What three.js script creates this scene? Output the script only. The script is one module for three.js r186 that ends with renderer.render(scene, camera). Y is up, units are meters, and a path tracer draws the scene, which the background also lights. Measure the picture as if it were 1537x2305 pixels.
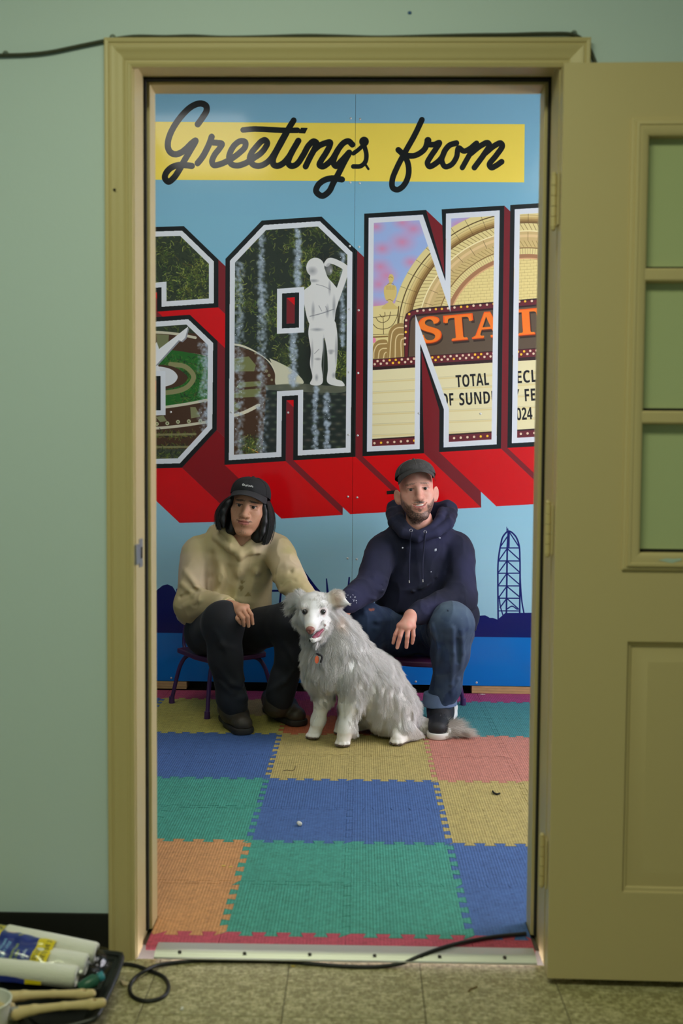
import * as THREE from 'three';
import { RectAreaLightUniformsLib } from 'three/addons/lights/RectAreaLightUniformsLib.js';
import { RoundedBoxGeometry } from 'three/addons/geometries/RoundedBoxGeometry.js';
import { FontLoader } from 'three/addons/loaders/FontLoader.js';
import { TextGeometry } from 'three/addons/geometries/TextGeometry.js';
import { mergeGeometries, mergeVertices, toCreasedNormals } from 'three/addons/utils/BufferGeometryUtils.js';

// ---------------------------------------------------------------- camera, sky, light, exposure
// Metres, y up. x = 0, z = 0 is under the camera; y = 0 is the top of the foam mats in the mural room.
const scene = new THREE.Scene();
const camera = new THREE.PerspectiveCamera(52.54, 1537 / 2305, 0.05, 60);
camera.position.set(0, 1.171, 0);
camera.rotation.order = 'YXZ';
camera.rotation.set(-0.05428, 0.01883, 0.00702);
camera.focus = 4.5;
camera.userData.fStop = 3.1;
const renderer = new THREE.WebGLRenderer({ antialias: true });
renderer.toneMapping = THREE.LinearToneMapping;
renderer.toneMappingExposure = 1.0;
renderer.shadowMap.enabled = true;
RectAreaLightUniformsLib.init();
scene.background = new THREE.Color(0.98, 0.95, 1.04).multiplyScalar(9.5);   // overcast daylight, reaches the mural room through its side window
const LAMP = { room: [1.0, 0.98, 0.93], roomPower: 2.2, front: [0.93, 1.0, 0.66], frontPower: 13 };   // fluorescent ceiling panels

// ---------------------------------------------------------------- helpers
const V = (x, y, z) => new THREE.Vector3(x, y, z);
function rng(seed) { let s = seed >>> 0; return () => { s = (s + 0x6d2b79f5) | 0; let t = Math.imul(s ^ (s >>> 15), 1 | s); t = (t + Math.imul(t ^ (t >>> 7), 61 | t)) ^ t; return ((t ^ (t >>> 14)) >>> 0) / 4294967296; }; }
const taken = {};
function numbered(name) { const n = taken[name] = (taken[name] ?? -1) + 1; return n ? name + '_' + String(n).padStart(3, '0') : name; }
function tag(o, label, category, group) { o.userData.label = label; o.userData.category = category; if (group) o.userData.group = group; return o; }
function thing(name, label, category, pos = [0, 0, 0], turn = 0, group) {
  const o = new THREE.Group(); o.name = numbered(name); o.position.set(...pos); o.rotation.y = turn; scene.add(o); return tag(o, label, category, group);
}
function obj(name, geo, material, parent) {
  const m = new THREE.Mesh(Array.isArray(geo) ? mergeGeometries(geo.map((g) => (g.index ? g.toNonIndexed() : g))) : geo, material);
  m.name = parent ? name : numbered(name); m.castShadow = m.receiveShadow = true; (parent ?? scene).add(m); return m;
}
function struct(name, geo, material, parent) { const m = obj(name, geo, material, parent); if (!parent) m.userData.kind = 'structure'; return m; }
function structGroup(name, pos = [0, 0, 0]) { const g = new THREE.Group(); g.name = numbered(name); g.position.set(...pos); g.userData.kind = 'structure'; scene.add(g); return g; }
function box(x0, y0, z0, x1, y1, z1) { return new THREE.BoxGeometry(x1 - x0, y1 - y0, z1 - z0).translate((x0 + x1) / 2, (y0 + y1) / 2, (z0 + z1) / 2); }
function rbox(x0, y0, z0, x1, y1, z1, r = 0.004, s = 2) { return new RoundedBoxGeometry(x1 - x0, y1 - y0, z1 - z0, s, r).translate((x0 + x1) / 2, (y0 + y1) / 2, (z0 + z1) / 2); }
function tube(points, r, seg = 40, sides = 10, closed = false) { return new THREE.TubeGeometry(new THREE.CatmullRomCurve3(points.map((p) => V(...p)), closed, 'centripetal'), seg, r, sides, closed); }
const srgb = (r, g, b) => new THREE.Color().setRGB(r / 255, g / 255, b / 255, THREE.SRGBColorSpace);
function mat(color, roughness = 0.7, more = {}) { return new THREE.MeshStandardMaterial({ color: Array.isArray(color) ? srgb(...color) : color, roughness, ...more }); }
// tileable value noise, 0..1
function noiseField(n, cells, seed, octaves = 4) {
  const r = rng(seed), out = new Float32Array(n * n); let amp = 1, sum = 0;
  for (let o = 0; o < octaves; o++, cells *= 2, amp *= 0.55) {
    const g = Float32Array.from({ length: cells * cells }, r); sum += amp;
    for (let y = 0; y < n; y++) for (let x = 0; x < n; x++) {
      const fx = (x / n) * cells, fy = (y / n) * cells, ix = Math.floor(fx), iy = Math.floor(fy), u = fx - ix, v = fy - iy, s = u * u * (3 - 2 * u), t = v * v * (3 - 2 * v);
      const a = g[iy % cells * cells + ix % cells], b = g[iy % cells * cells + (ix + 1) % cells], c = g[(iy + 1) % cells * cells + ix % cells], d = g[(iy + 1) % cells * cells + (ix + 1) % cells];
      out[y * n + x] += amp * (a + (b - a) * s + (c - a) * t + (a - b - c + d) * s * t);
    }
  }
  return out.map((v) => v / sum);
}
function dataTexture(n, fn, color = true, repeat = 1) {
  const d = new Uint8Array(n * n * 4);
  for (let y = 0; y < n; y++) for (let x = 0; x < n; x++) { const c = fn(x, y); d.set([c[0], c[1] ?? c[0], c[2] ?? c[0], 255].map((v) => Math.max(0, Math.min(255, v))), (y * n + x) * 4); }
  const t = new THREE.DataTexture(d, n, n); t.wrapS = t.wrapT = THREE.RepeatWrapping; t.magFilter = t.minFilter = THREE.LinearFilter; if (color) t.colorSpace = THREE.SRGBColorSpace; t.repeat.set(repeat, repeat); t.needsUpdate = true; return t;
}
// uv in metres from the two axes that a face lies along
function metricUV(geo) {
  const g = geo.index ? geo.toNonIndexed() : geo, p = g.attributes.position, n = g.attributes.normal, uv = new Float32Array(p.count * 2);
  for (let i = 0; i < p.count; i++) {
    const ax = Math.abs(n.getX(i)), ay = Math.abs(n.getY(i)), az = Math.abs(n.getZ(i));
    if (ay >= ax && ay >= az) { uv[i * 2] = p.getX(i); uv[i * 2 + 1] = p.getZ(i); } else if (ax >= az) { uv[i * 2] = p.getZ(i); uv[i * 2 + 1] = p.getY(i); } else { uv[i * 2] = p.getX(i); uv[i * 2 + 1] = p.getY(i); }
  }
  g.setAttribute('uv', new THREE.BufferAttribute(uv, 2)); return g;
}

// ---------------------------------------------------------------- the two rooms
const N1 = noiseField(256, 8, 11), N2 = noiseField(256, 32, 12, 3), N3 = noiseField(512, 24, 13, 4);
const rollerBump = dataTexture(256, (x, y) => [110 + 90 * N2[y * 256 + x]], false, 4);
const M = {
  mint: mat([201, 219, 224], 0.55, { bumpMap: rollerBump, bumpScale: 0.0006 }),
  white: mat([214, 214, 208], 0.8),
  trim: mat([200, 182, 132], 0.42, { bumpMap: rollerBump, bumpScale: 0.0002 }),
  leaf: mat([203, 184, 137], 0.42, { bumpMap: rollerBump, bumpScale: 0.0002 }),
  rubber: mat([12, 12, 11], 0.7),
  seal: mat([26, 22, 18], 0.9),
  alu: mat([196, 196, 192], 0.42, { metalness: 0.75 }),
  dark: mat([30, 24, 22], 0.9),
  steel: mat([170, 168, 170], 0.35, { metalness: 0.9 }),
};
const FL = -0.02, ZW = -2.385, ZB = -2.564, JL = -0.5205, JR = 0.437, HEAD = 2.058, CEIL = 3.1, CF = 2.75;
// wall between the rooms, with the door opening
{
  const s = new THREE.Shape([[-2.4, FL], [JL - 0.02, FL], [JL - 0.02, HEAD + 0.02], [JR + 0.02, HEAD + 0.02], [JR + 0.02, FL], [2.4, FL], [2.4, CEIL + 0.1], [-2.4, CEIL + 0.1]].map((p) => new THREE.Vector2(...p)));
  struct('wall_front', metricUV(new THREE.ExtrudeGeometry(s, { depth: ZW - ZB, bevelEnabled: false }).translate(0, 0, ZB)), M.mint);
}
// camera-side room
struct('wall_left', metricUV(box(-2.4, FL, ZW, -2.3, CF, 1.6)), M.mint);
struct('wall_right', metricUV(box(2.3, FL, ZW, 2.4, CF, 1.6)), M.mint);
struct('wall_rear', metricUV(box(-2.4, FL, 1.6, 2.4, CF, 1.7)), M.mint);
struct('ceiling', box(-2.4, CF, ZW, 2.4, CF + 0.1, 1.7), M.white);
{
  const g = structGroup('baseboard_left');
  struct('cove_base', rbox(-2.3, FL, ZW, -0.572, 0.088, ZW + 0.006, 0.002), M.rubber, g);
}
// vinyl composition floor tiles, 305 mm
{
  const vt = (k) => dataTexture(512, (x, y) => {
    const a = N3[y * 512 + ((x * 2 + k * 131) & 511)], b = N3[((y * 3 + k * 57) & 511) * 512 + ((x + k * 91) & 511)], f = N3[((y * 4) & 511) * 512 + ((x * 5 + 77 * k) & 511)];
    const m = Math.max(-1, Math.min(1, (a - 0.5) * 5)), w = b > 0.60 ? 1 : 0, d = f > 0.63 ? 1 : 0;
    return [166 + m * 20 + w * 26 - d * 34, 158 + m * 20 + w * 25 - d * 35, 118 + m * 18 + w * 27 - d * 34];
  }, true, 1 / 0.305);
  const mats = [1, 2, 3].map((k) => mat(new THREE.Color(1, 1, 1), 0.5, { map: vt(k) }));
  const g = structGroup('floor', [0, FL, 0]);
  struct('floor_slab', box(-2.4, -0.05, ZW, 2.4, -0.004, 1.7), mat([60, 54, 40], 0.9), g);
  const tg = metricUV(rbox(-0.1518, -0.004, -0.1518, 0.1518, 0, 0.1518, 0.0012, 1));
  const r = rng(5);
  for (let j = 0; j < 5; j++) for (let i = -7; i < 8; i++) {
    const t = struct('floor_tile', tg, mats[Math.floor(r() * 3)], g); t.position.set(-0.159 + 0.1525 + 0.305 * i, (r() - 0.5) * 0.0003, -2.139 - 0.1525 + 0.305 * j);
    if (j === 0) t.scale.z = 0.8, t.position.z += 0.03; t.rotation.y = (r() < 0.5 ? 0 : Math.PI);
  }
}
// mural room shell
struct('wall_back', box(-2.5, FL - 0.05, -5.36, 2.4, CEIL, -5.24), mat([58, 50, 46], 0.9));
struct('wall_side', box(-2.5, FL - 0.05, -5.3, -2.4, CEIL, ZB), mat([96, 104, 96], 0.8));
struct('ceiling', box(-2.5, CEIL, -5.36, 2.5, CEIL + 0.1, ZB + 0.02), mat([150, 152, 146], 0.85));
struct('floor', box(-2.5, FL - 0.06, -5.36, 2.5, FL + 0.004, ZB + 0.12), mat([92, 84, 74], 0.9));
// window wall on the right with real openings
{
  const W0 = -4.45, W1 = -2.8, H0 = 0.75, H1 = 2.35;
  const s = new THREE.Shape([[-ZB - 0.05, FL], [5.36, FL], [5.36, CEIL], [-ZB - 0.05, CEIL]].map((p) => new THREE.Vector2(...p)));
  s.holes.push(new THREE.Path([[-W1, H0], [-W1, H1], [-W0, H1], [-W0, H0]].map((p) => new THREE.Vector2(...p))));
  struct('wall_window', new THREE.ExtrudeGeometry(s, { depth: 0.14, bevelEnabled: false }).rotateY(Math.PI / 2).translate(2.3, 0, 0), mat([124, 122, 116], 0.85));
  const w = structGroup('window_1');
  struct('window_frame', [box(2.34, H0, W0, 2.4, H0 + 0.05, W1), box(2.34, H1 - 0.05, W0, 2.4, H1, W1), box(2.34, H0, W0, 2.4, H1, W0 + 0.05), box(2.34, H0, W1 - 0.05, 2.4, H1, W1), box(2.35, H0, (W0 + W1) / 2 - 0.025, 2.39, H1, (W0 + W1) / 2 + 0.025)], M.white, w);
  struct('window_sill', rbox(2.22, H0 - 0.03, W0 - 0.05, 2.34, H0, W1 + 0.05, 0.006), M.white, w);
}
// fluorescent ceiling panels: frame, glowing diffuser and an area light just below it
function troffer(label, x, y, z, w, d, rgb, power, glow) {
  const t = thing('ceiling_light', label, 'light', [x, y, z]);
  obj('frame', [box(-w / 2 - 0.03, -0.03, -d / 2 - 0.03, w / 2 + 0.03, 0, -d / 2), box(-w / 2 - 0.03, -0.03, d / 2, w / 2 + 0.03, 0, d / 2 + 0.03), box(-w / 2 - 0.03, -0.03, -d / 2, -w / 2, 0, d / 2), box(w / 2, -0.03, -d / 2, w / 2 + 0.03, 0, d / 2)], M.white, t);
  obj('diffuser', box(-w / 2, -0.02, -d / 2, w / 2, -0.004, d / 2), new THREE.MeshStandardMaterial({ color: 0x999999, emissive: new THREE.Color(...rgb), emissiveIntensity: glow, roughness: 0.6 }), t);
  const l = new THREE.RectAreaLight(new THREE.Color(...rgb), power, w, d); l.position.set(x, y - 0.035, z); l.rotation.x = -Math.PI / 2; l.name = 'panel_light'; scene.add(l);
}
troffer('white fluorescent ceiling panel over the left half of the mural room', -1.0, CEIL, -3.75, 0.6, 1.2, LAMP.room, LAMP.roomPower * 2.0, 1.8);
troffer('white fluorescent ceiling panel over the right half of the mural room', 1.35, CEIL, -3.2, 0.6, 1.2, LAMP.room, LAMP.roomPower * 1.15, 1.4);
troffer('greenish fluorescent ceiling panel in front of the doorway', -0.3, CF, -0.75, 1.2, 0.6, LAMP.front, LAMP.frontPower, 1.2);

// ---------------------------------------------------------------- door frame, casing, threshold
{
  const f = structGroup('trim_1');
  struct('jamb', metricUV(box(JL - 0.02, FL, ZB, JL, HEAD + 0.02, ZW)), M.trim, f);
  struct('jamb', metricUV(box(JR, FL, ZB, JR + 0.02, HEAD + 0.02, ZW)), M.trim, f);
  struct('jamb_head', metricUV(box(JL, HEAD, ZB, JR, HEAD + 0.02, ZW)), M.trim, f);
  struct('door_stop', metricUV(rbox(JL, -0.004, ZB, JL + 0.0125, HEAD, -2.5, 0.002)), M.trim, f);
  struct('door_stop', metricUV(rbox(JR - 0.0125, -0.004, ZB, JR, HEAD, -2.5, 0.002)), M.trim, f);
  struct('stop_head', metricUV(rbox(JL + 0.0125, HEAD - 0.0125, ZB, JR - 0.0125, HEAD, -2.5, 0.002)), M.trim, f);
  struct('weather_seal', [box(JL, 0.0, -2.5, JL + 0.005, HEAD, -2.484), box(JR - 0.005, 0.0, -2.5, JR, HEAD, -2.484), box(JL, HEAD - 0.006, -2.5, JR, HEAD, -2.484)], M.seal, f);
  // latch strike let into the left jamb
  const sp = struct('strike_plate', rbox(JL - 0.001, 0.905, -2.452, JL + 0.0022, 0.972, -2.418, 0.001), M.steel, f);
  struct('strike_hole', box(JL - 0.001, 0.925, -2.446, JL + 0.0026, 0.952, -2.428), M.dark, sp);
  struct('strike_lip', rbox(JL - 0.003, 0.915, -2.42, JL + 0.003, 0.962, ZW + 0.004, 0.001), M.steel, sp);
}
// colonial casing: profile (distance from the opening, projection) swept round three sides with mitred corners
{
  const prof = [[0, 0], [0, 0.009], [0.003, 0.0115], [0.008, 0.012], [0.0115, 0.0095], [0.0145, 0.0095], [0.018, 0.0125], [0.024, 0.0135], [0.034, 0.0165], [0.041, 0.0205], [0.045, 0.0205], [0.047, 0.0185], [0.049, 0.0185], [0.0515, 0.0215], [0.058, 0.0225], [0.0605, 0.021], [0.0605, 0]];
  const IL = JL - 0.0025, IR = JR + 0.004, IT = HEAD - 0.019 + 0.002, g = structGroup('trim_2');
  const side = (A, B, out, cut) => {         // A, B ends of the inner edge, out outward direction, cut = mitre at A, B (slide along the edge per unit of distance)
    const p = [], e = V().subVectors(B, A).normalize(), n = prof.length;
    for (let i = 0; i < n - 1; i++) {
      const [d0, h0] = prof[i], [d1, h1] = prof[i + 1], P = (E, c, d, h) => V().copy(E).addScaledVector(out, d).addScaledVector(e, c * d).add(V(0, 0, h));
      const a = P(A, cut[0], d0, h0), b = P(B, cut[1], d0, h0), c = P(B, cut[1], d1, h1), dd = P(A, cut[0], d1, h1);
      p.push(a, b, c, a, c, dd);
    }
    const geo = new THREE.BufferGeometry().setFromPoints(p); geo.computeVertexNormals();
    return toCreasedNormals(geo, 0.6);
  };
  const flip = (geo) => { const p = geo.attributes.position; for (let i = 0; i < p.count; i += 3) { const a = V().fromBufferAttribute(p, i), b = V().fromBufferAttribute(p, i + 1); p.setXYZ(i, b.x, b.y, b.z); p.setXYZ(i + 1, a.x, a.y, a.z); } geo.computeVertexNormals(); return toCreasedNormals(geo, 0.6); };
  struct('casing', metricUV(flip(side(V(IL, FL, ZW), V(IL, IT, ZW), V(-1, 0, 0), [0, 1]))), M.trim, g);
  struct('casing', metricUV(side(V(IR, FL, ZW), V(IR, IT, ZW), V(1, 0, 0), [0, 1])), M.trim, g);
  struct('casing_head', metricUV(flip(side(V(IL, IT, ZW), V(IR, IT, ZW), V(0, 1, 0), [-1, 1]))), M.trim, g);
  const dent = struct('nail_hole', new THREE.SphereGeometry(0.0035, 10, 8).scale(1, 0.7, 0.35), M.dark, g); dent.position.set(-0.561, 1.766, ZW + 0.0225);
}
{
  const g = structGroup('trim_3');
  const s = new THREE.Shape([[2.418, -0.006], [2.418, 0.0035], [2.386, 0.0035], [2.382, 0.0015], [2.379, 0.003], [2.376, 0.0005], [2.373, 0.0015], [2.370, -0.0015], [2.367, -0.0005], [2.363, -0.005], [2.360, -0.0065], [2.360, -0.009], [2.366, -0.009], [2.37, -0.006]].map((p) => new THREE.Vector2(...p)));
  struct('threshold_strip', new THREE.ExtrudeGeometry(s, { depth: 0.895, bevelEnabled: false }).rotateY(Math.PI / 2), new THREE.MeshStandardMaterial({ color: srgb(205, 205, 200), metalness: 0.6, roughness: 0.45, side: THREE.DoubleSide }), g).position.set(-0.477, 0, 0);
  const sc = new THREE.CylinderGeometry(0.0042, 0.0046, 0.0016, 16);
  for (const p of [[-0.418,0.003,-2.372],[-0.265,0.003,-2.37],[-0.112,0.003,-2.371],[0.04,0.003,-2.37],[0.192,0.003,-2.37],[0.344,0.003,-2.371]]) { const m = struct('screw', sc, mat([88, 88, 82], 0.4, { metalness: 0.8 }), g); m.position.set(p[0], 0.004, p[2]); }
}
// open door leaf, folded back against the casing
{
  const d = structGroup('door_1', [0.428, 0, -2.285]); d.rotation.y = -0.02;
  const T = 0.044, y0 = -0.002, y1 = 2.017, LW = 0.905, panes = [[1.580, 1.862], [1.273, 1.552], [0.963, 1.245]], px0 = 0.181, px1 = LW - 0.181, q0 = 0.2, q1 = 0.765, qx0 = 0.163;
  const s = new THREE.Shape([[0, y0], [LW, y0], [LW, y1], [0, y1]].map((p) => new THREE.Vector2(...p)));
  for (const [a, b] of panes) s.holes.push(new THREE.Path([[px0, a], [px0, b], [px1, b], [px1, a]].map((p) => new THREE.Vector2(...p))));
  s.holes.push(new THREE.Path([[qx0, q0], [qx0, q1], [LW - qx0, q1], [LW - qx0, q0]].map((p) => new THREE.Vector2(...p))));
  struct('door_leaf', metricUV(new THREE.ExtrudeGeometry(s, { depth: T - 0.002, bevelEnabled: true, bevelSize: 0.0012, bevelThickness: 0.001, bevelSegments: 1, bevelOffset: -0.0012 }).translate(0, 0, -T + 0.001)), M.leaf, d);
  // glazing moulding: raised frame with stepped profile, mitred
  const ring = (x0, x1, a, b, steps, m, name) => {
    const p = [];
    for (let i = 0; i < steps.length - 1; i++) {
      const [s0, h0] = steps[i], [s1, h1] = steps[i + 1], c = (s, h) => [V(x0 + s, a + s, h), V(x1 - s, a + s, h), V(x1 - s, b - s, h), V(x0 + s, b - s, h)], A = c(s0, h0), B = c(s1, h1);
      for (let k = 0; k < 4; k++) { const l = (k + 1) % 4; p.push(A[k], A[l], B[l], A[k], B[l], B[k]); }
    }
    const g = new THREE.BufferGeometry().setFromPoints(p); g.computeVertexNormals(); return struct(name, metricUV(toCreasedNormals(g, 0.5)), m, d);
  };
  ring(px0 - 0.036, px1 + 0.036, 0.924, 1.899, [[0, 0], [0.0005, 0.005], [0.004, 0.0075], [0.0085, 0.0075], [0.0105, 0.0125], [0.0165, 0.0135], [0.018, 0.011], [0.024, 0.0105], [0.034, 0.0075], [0.038, 0.004], [0.038, -0.03]], M.leaf, 'glazing_frame');
  const glass = new THREE.MeshPhysicalMaterial({ color: srgb(186, 196, 150), roughness: 0.16, clearcoat: 0.6, clearcoatRoughness: 0.08 });
  for (const [a, b] of panes) {
    struct('pane', box(px0 + 0.0005, a + 0.007, -0.026, px1 - 0.0005, b - 0.0005, -0.020), glass, d);
    struct('gasket', box(px0 + 0.0005, a + 0.0005, -0.027, px1 - 0.0005, a + 0.0065, -0.02), M.seal, d);
  }
  for (const y of [1.566, 1.259]) struct('glazing_bar', metricUV(rbox(px0 - 0.004, y - 0.0145, -0.03, px1 + 0.004, y + 0.0145, 0.006, 0.006, 3)), M.leaf, d);
  ring(qx0, LW - qx0, q0, q1, [[0, 0], [0.002, -0.006], [0.008, -0.0075], [0.011, -0.0115], [0.013, -0.0115], [0.042, -0.0015], [0.046, -0.001]], M.leaf, 'panel_moulding');
  struct('raised_panel', metricUV(box(qx0 + 0.045, q0 + 0.045, -0.02, LW - qx0 - 0.045, q1 - 0.045, -0.001)), M.leaf, d);
  const chip = new THREE.Shape([[0, 0], [0.018, 0.004], [0.034, 0.003], [0.05, 0.005], [0.05, 0.0005], [0.03, -0.006], [0.022, -0.005]].map((p) => new THREE.Vector2(...p)));
  struct('paint_chip', new THREE.ExtrudeGeometry(chip, { depth: 0.0006, bevelEnabled: false }).translate(0.222, 0.948, 0.0112), mat([186, 205, 196], 0.5), d);
  // three butt hinges, five painted knuckles each
  const kn = new THREE.CylinderGeometry(0.0068, 0.0068, 0.0215, 16), tip = new THREE.SphereGeometry(0.006, 12, 8), leafG = rbox(-0.003, -0.056, -0.03, 0, 0.056, 0.0, 0.001, 1);
  for (const y of [1.735, 1.01, 0.25]) {
    const h = new THREE.Group(); h.name = 'hinge'; h.position.set(-0.0095, y, -T - 0.004); d.add(h);
    for (let k = -2; k <= 2; k++) { const m = struct('knuckle', kn, M.trim, h); m.position.y = k * 0.0226; }
    for (const k of [-1, 1]) { const m = struct('pin_tip', tip, M.trim, h); m.position.y = k * 0.059; }
    const l = struct('hinge_leaf', leafG, M.trim, h); l.position.set(0.0085, 0, 0.026);
  }
}

// ---------------------------------------------------------------- the mural: painted panels screwed to the back wall
// The artwork is flat paint. Coordinates are millimetres on the wall: x to the right of the camera axis, y up from the mats.
function artwork(ctx) {
  const paint = (r, g, b, a = 1) => { const k = srgb(r, g, b).multiplyScalar(1.22), f = (v) => Math.round(255 * Math.min(1, v <= 0.0031308 ? v * 12.92 : 1.055 * Math.pow(v, 1 / 2.4) - 0.055)); return `rgba(${f(k.r)},${f(k.g)},${f(k.b)},${a})`; };
  const PX = 2.18;                                                       // stroke unit, mm
  const path = (pts, close = true) => { ctx.beginPath(); pts.forEach((p, i) => (i ? ctx.lineTo(p[0], p[1]) : ctx.moveTo(p[0], p[1]))); if (close) ctx.closePath(); };
  const fill = (pts, c) => { path(pts); ctx.fillStyle = c; ctx.fill(); };
  const line = (pts, c, w, close = false) => { path(pts, close); ctx.strokeStyle = c; ctx.lineWidth = w * PX; ctx.stroke(); };
  const smooth = (pts) => { const c = new THREE.CatmullRomCurve3(pts.map((p) => V(p[0], p[1], 0)), false, 'centripetal'); return c.getPoints(pts.length * 8).map((p) => [p.x, p.y]); };
  const brush = (pts, c, w) => { ctx.lineCap = ctx.lineJoin = 'round'; line(smooth(pts), c, w); };
  const dot = (p, r, c) => { ctx.beginPath(); ctx.arc(p[0], p[1], r * PX, 0, 7); ctx.fillStyle = c; ctx.fill(); };
  const soft = (p, rx, ry, c0, c1) => { ctx.save(); ctx.translate(p[0], p[1]); ctx.scale(rx * PX, ry * PX); const g = ctx.createRadialGradient(0, 0, 0, 0, 0, 1); g.addColorStop(0, c0); g.addColorStop(1, c1); ctx.fillStyle = g; ctx.beginPath(); ctx.arc(0, 0, 1, 0, 7); ctx.fill(); ctx.restore(); };
  const lerp = (a, b, t) => [a[0] + (b[0] - a[0]) * t, a[1] + (b[1] - a[1]) * t];
  const text = (str, a, b, cap, font, c) => {                            // baseline from a to b, capital height in mm
    ctx.save(); ctx.translate(a[0], a[1]); ctx.rotate(Math.atan2(b[1] - a[1], b[0] - a[0]));
    ctx.font = 'bold 100px ' + font; const w = ctx.measureText(str).width, s = cap / 71.4, k = Math.hypot(b[0] - a[0], b[1] - a[1]) / w; ctx.scale(k, -s); ctx.fillStyle = c; ctx.textAlign = 'left'; ctx.fillText(str, 0, 0); ctx.restore();
  };
  // airbrushed sky of the design, from deep to pale blue, and the lake
  const sky = ctx.createLinearGradient(0, 3090, 0, 500);
  sky.addColorStop(0, paint(120, 166, 188)); sky.addColorStop(0.5, paint(116, 172, 190)); sky.addColorStop(1, paint(150, 192, 208));
  ctx.fillStyle = sky; ctx.fillRect(-2600, 0, 5200, 3200);
  fill([[-1559,2791],[771,2765],[773,2490],[-1562,2513]], paint(232, 206, 82));
  // ---- block letters
  const LET = [
    { p: [[-1157,2255],[-1323,2102],[-1325,1669],[-1202,1552],[-993,1555],[-993,1389],[-1068,1385],[-1068,1483],[-1331,1464],[-1323,1269],[-1173,1117],[-896,1127],[-735,1301],[-731,1719],[-854,1834],[-1062,1819],[-1062,1981],[-987,1988],[-987,1893],[-727,1911],[-727,2114],[-884,2263]] },
    { p: [[-484,2290],[-210,2308],[-50,2157],[-51,1186],[-314,1169],[-313,1465],[-391,1460],[-393,1162],[-654,1144],[-650,2118]], hole: [[-392,1958],[-392,1791],[-310,1795],[-310,1964]] },
    { p: [[25,2323],[288,2338],[400,2022],[399,2343],[658,2358],[660,1231],[401,1214],[400,1400],[283,1714],[285,1205],[26,1191]] },
    { p: [[729,2363],[1125,2387],[1269,2259],[1267,1397],[1126,1261],[733,1237]], hole: [[982,2111],[987,1492],[1042,1497],[1037,2115]] },
    { p: [[-1652,2240],[-1421,2255],[-1436,1104],[-1668,1089]] },
  ];
  const ink = paint(16, 20, 20), bright = paint(196, 0, 8), maroon = paint(112, 26, 32), deep = paint(124, 8, 16);
  const a0 = [-674,1120], a1 = [-391,857], drop = [a1[0] - a0[0], a1[1] - a0[1]], dl = Math.hypot(...drop);
  const grow = (pts, d, closedSign) => {                                 // offset polygon outwards by d
    const n = pts.length, area = pts.reduce((s, p, i) => s + p[0] * pts[(i + 1) % n][1] - pts[(i + 1) % n][0] * p[1], 0), sg = Math.sign(area) * closedSign;
    return pts.map((p, i) => {
      const a = pts[(i + n - 1) % n], b = pts[(i + 1) % n], u = [p[0] - a[0], p[1] - a[1]], v = [b[0] - p[0], b[1] - p[1]], lu = Math.hypot(...u), lv = Math.hypot(...v);
      const n1 = [u[1] / lu * sg, -u[0] / lu * sg], n2 = [v[1] / lv * sg, -v[0] / lv * sg], k = Math.max(0.25, 1 + n1[0] * n2[0] + n1[1] * n2[1]);
      return [p[0] + (n1[0] + n2[0]) * d / k, p[1] + (n1[1] + n2[1]) * d / k];
    });
  };
  const shade = (pts, outSign) => {
    const n = pts.length, area = pts.reduce((s, p, i) => s + p[0] * pts[(i + 1) % n][1] - pts[(i + 1) % n][0] * p[1], 0), sg = Math.sign(area) * outSign;
    return pts.map((p, i) => { const b = pts[(i + 1) % n], e = [b[0] - p[0], b[1] - p[1]], l = Math.hypot(...e), nn = [e[1] / l * sg, -e[0] / l * sg]; return { p, b, nn, f: (nn[0] * drop[0] + nn[1] * drop[1]) / dl, k: ((p[0] + b[0]) * drop[0] + (p[1] + b[1]) * drop[1]) / 2 }; }).filter((q) => q.f > 0.02);
  };
  for (const L of LET) L.out = grow(L.p, 9.6 * PX, 1);
  for (const L of LET) {
    for (const q of shade(L.out, 1).sort((a, b) => a.k - b.k)) {
      const c = q.nn[0] > 0.9 ? maroon : q.nn[1] < -0.9 ? bright : q.nn[1] < 0 ? deep : maroon;
      fill([q.p, q.b, [q.b[0] + drop[0], q.b[1] + drop[1]], [q.p[0] + drop[0], q.p[1] + drop[1]]], c); line([q.p, q.b], c, 0.4);
    }
  }
  const R = rng(77), rr = (a, b) => a + (b - a) * R();
  const leaves = (x0, y0, x1, y1, n, bright_) => {                       // px box of the design, converted through two corner points
    for (let i = 0; i < n; i++) {
      const x = rr(x0, x1), y = rr(y0, y1), g = R(), l = rr(4, 13), an = rr(0, 6.3), c = g < 0.45 ? paint(30, 40, 28, 0.55) : g < 0.86 ? paint(72 + 30 * R(), 84 + 30 * R(), 34, 0.6) : paint(150, 158, 70, bright_);
      ctx.strokeStyle = c; ctx.lineWidth = rr(2, 5.5); ctx.lineCap = 'round'; ctx.beginPath(); ctx.moveTo(x, y); ctx.quadraticCurveTo(x + l * Math.cos(an), y + l * Math.sin(an), x + 2 * l * Math.cos(an + 0.5), y + 2 * l * Math.sin(an + 0.5)); ctx.stroke();
    }
  };
  const clumps = (x0, y0, x1, y1, n) => { for (let k = 0; k < n; k++) { const cx = rr(x0, x1), cy = rr(y0, y1); soft([cx, cy], rr(14, 30), rr(14, 30), paint(84, 96, 40, 0.55), paint(60, 72, 34, 0)); leaves(cx - 50, cy - 50, cx + 50, cy + 50, 70, 0.7); } };
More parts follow.
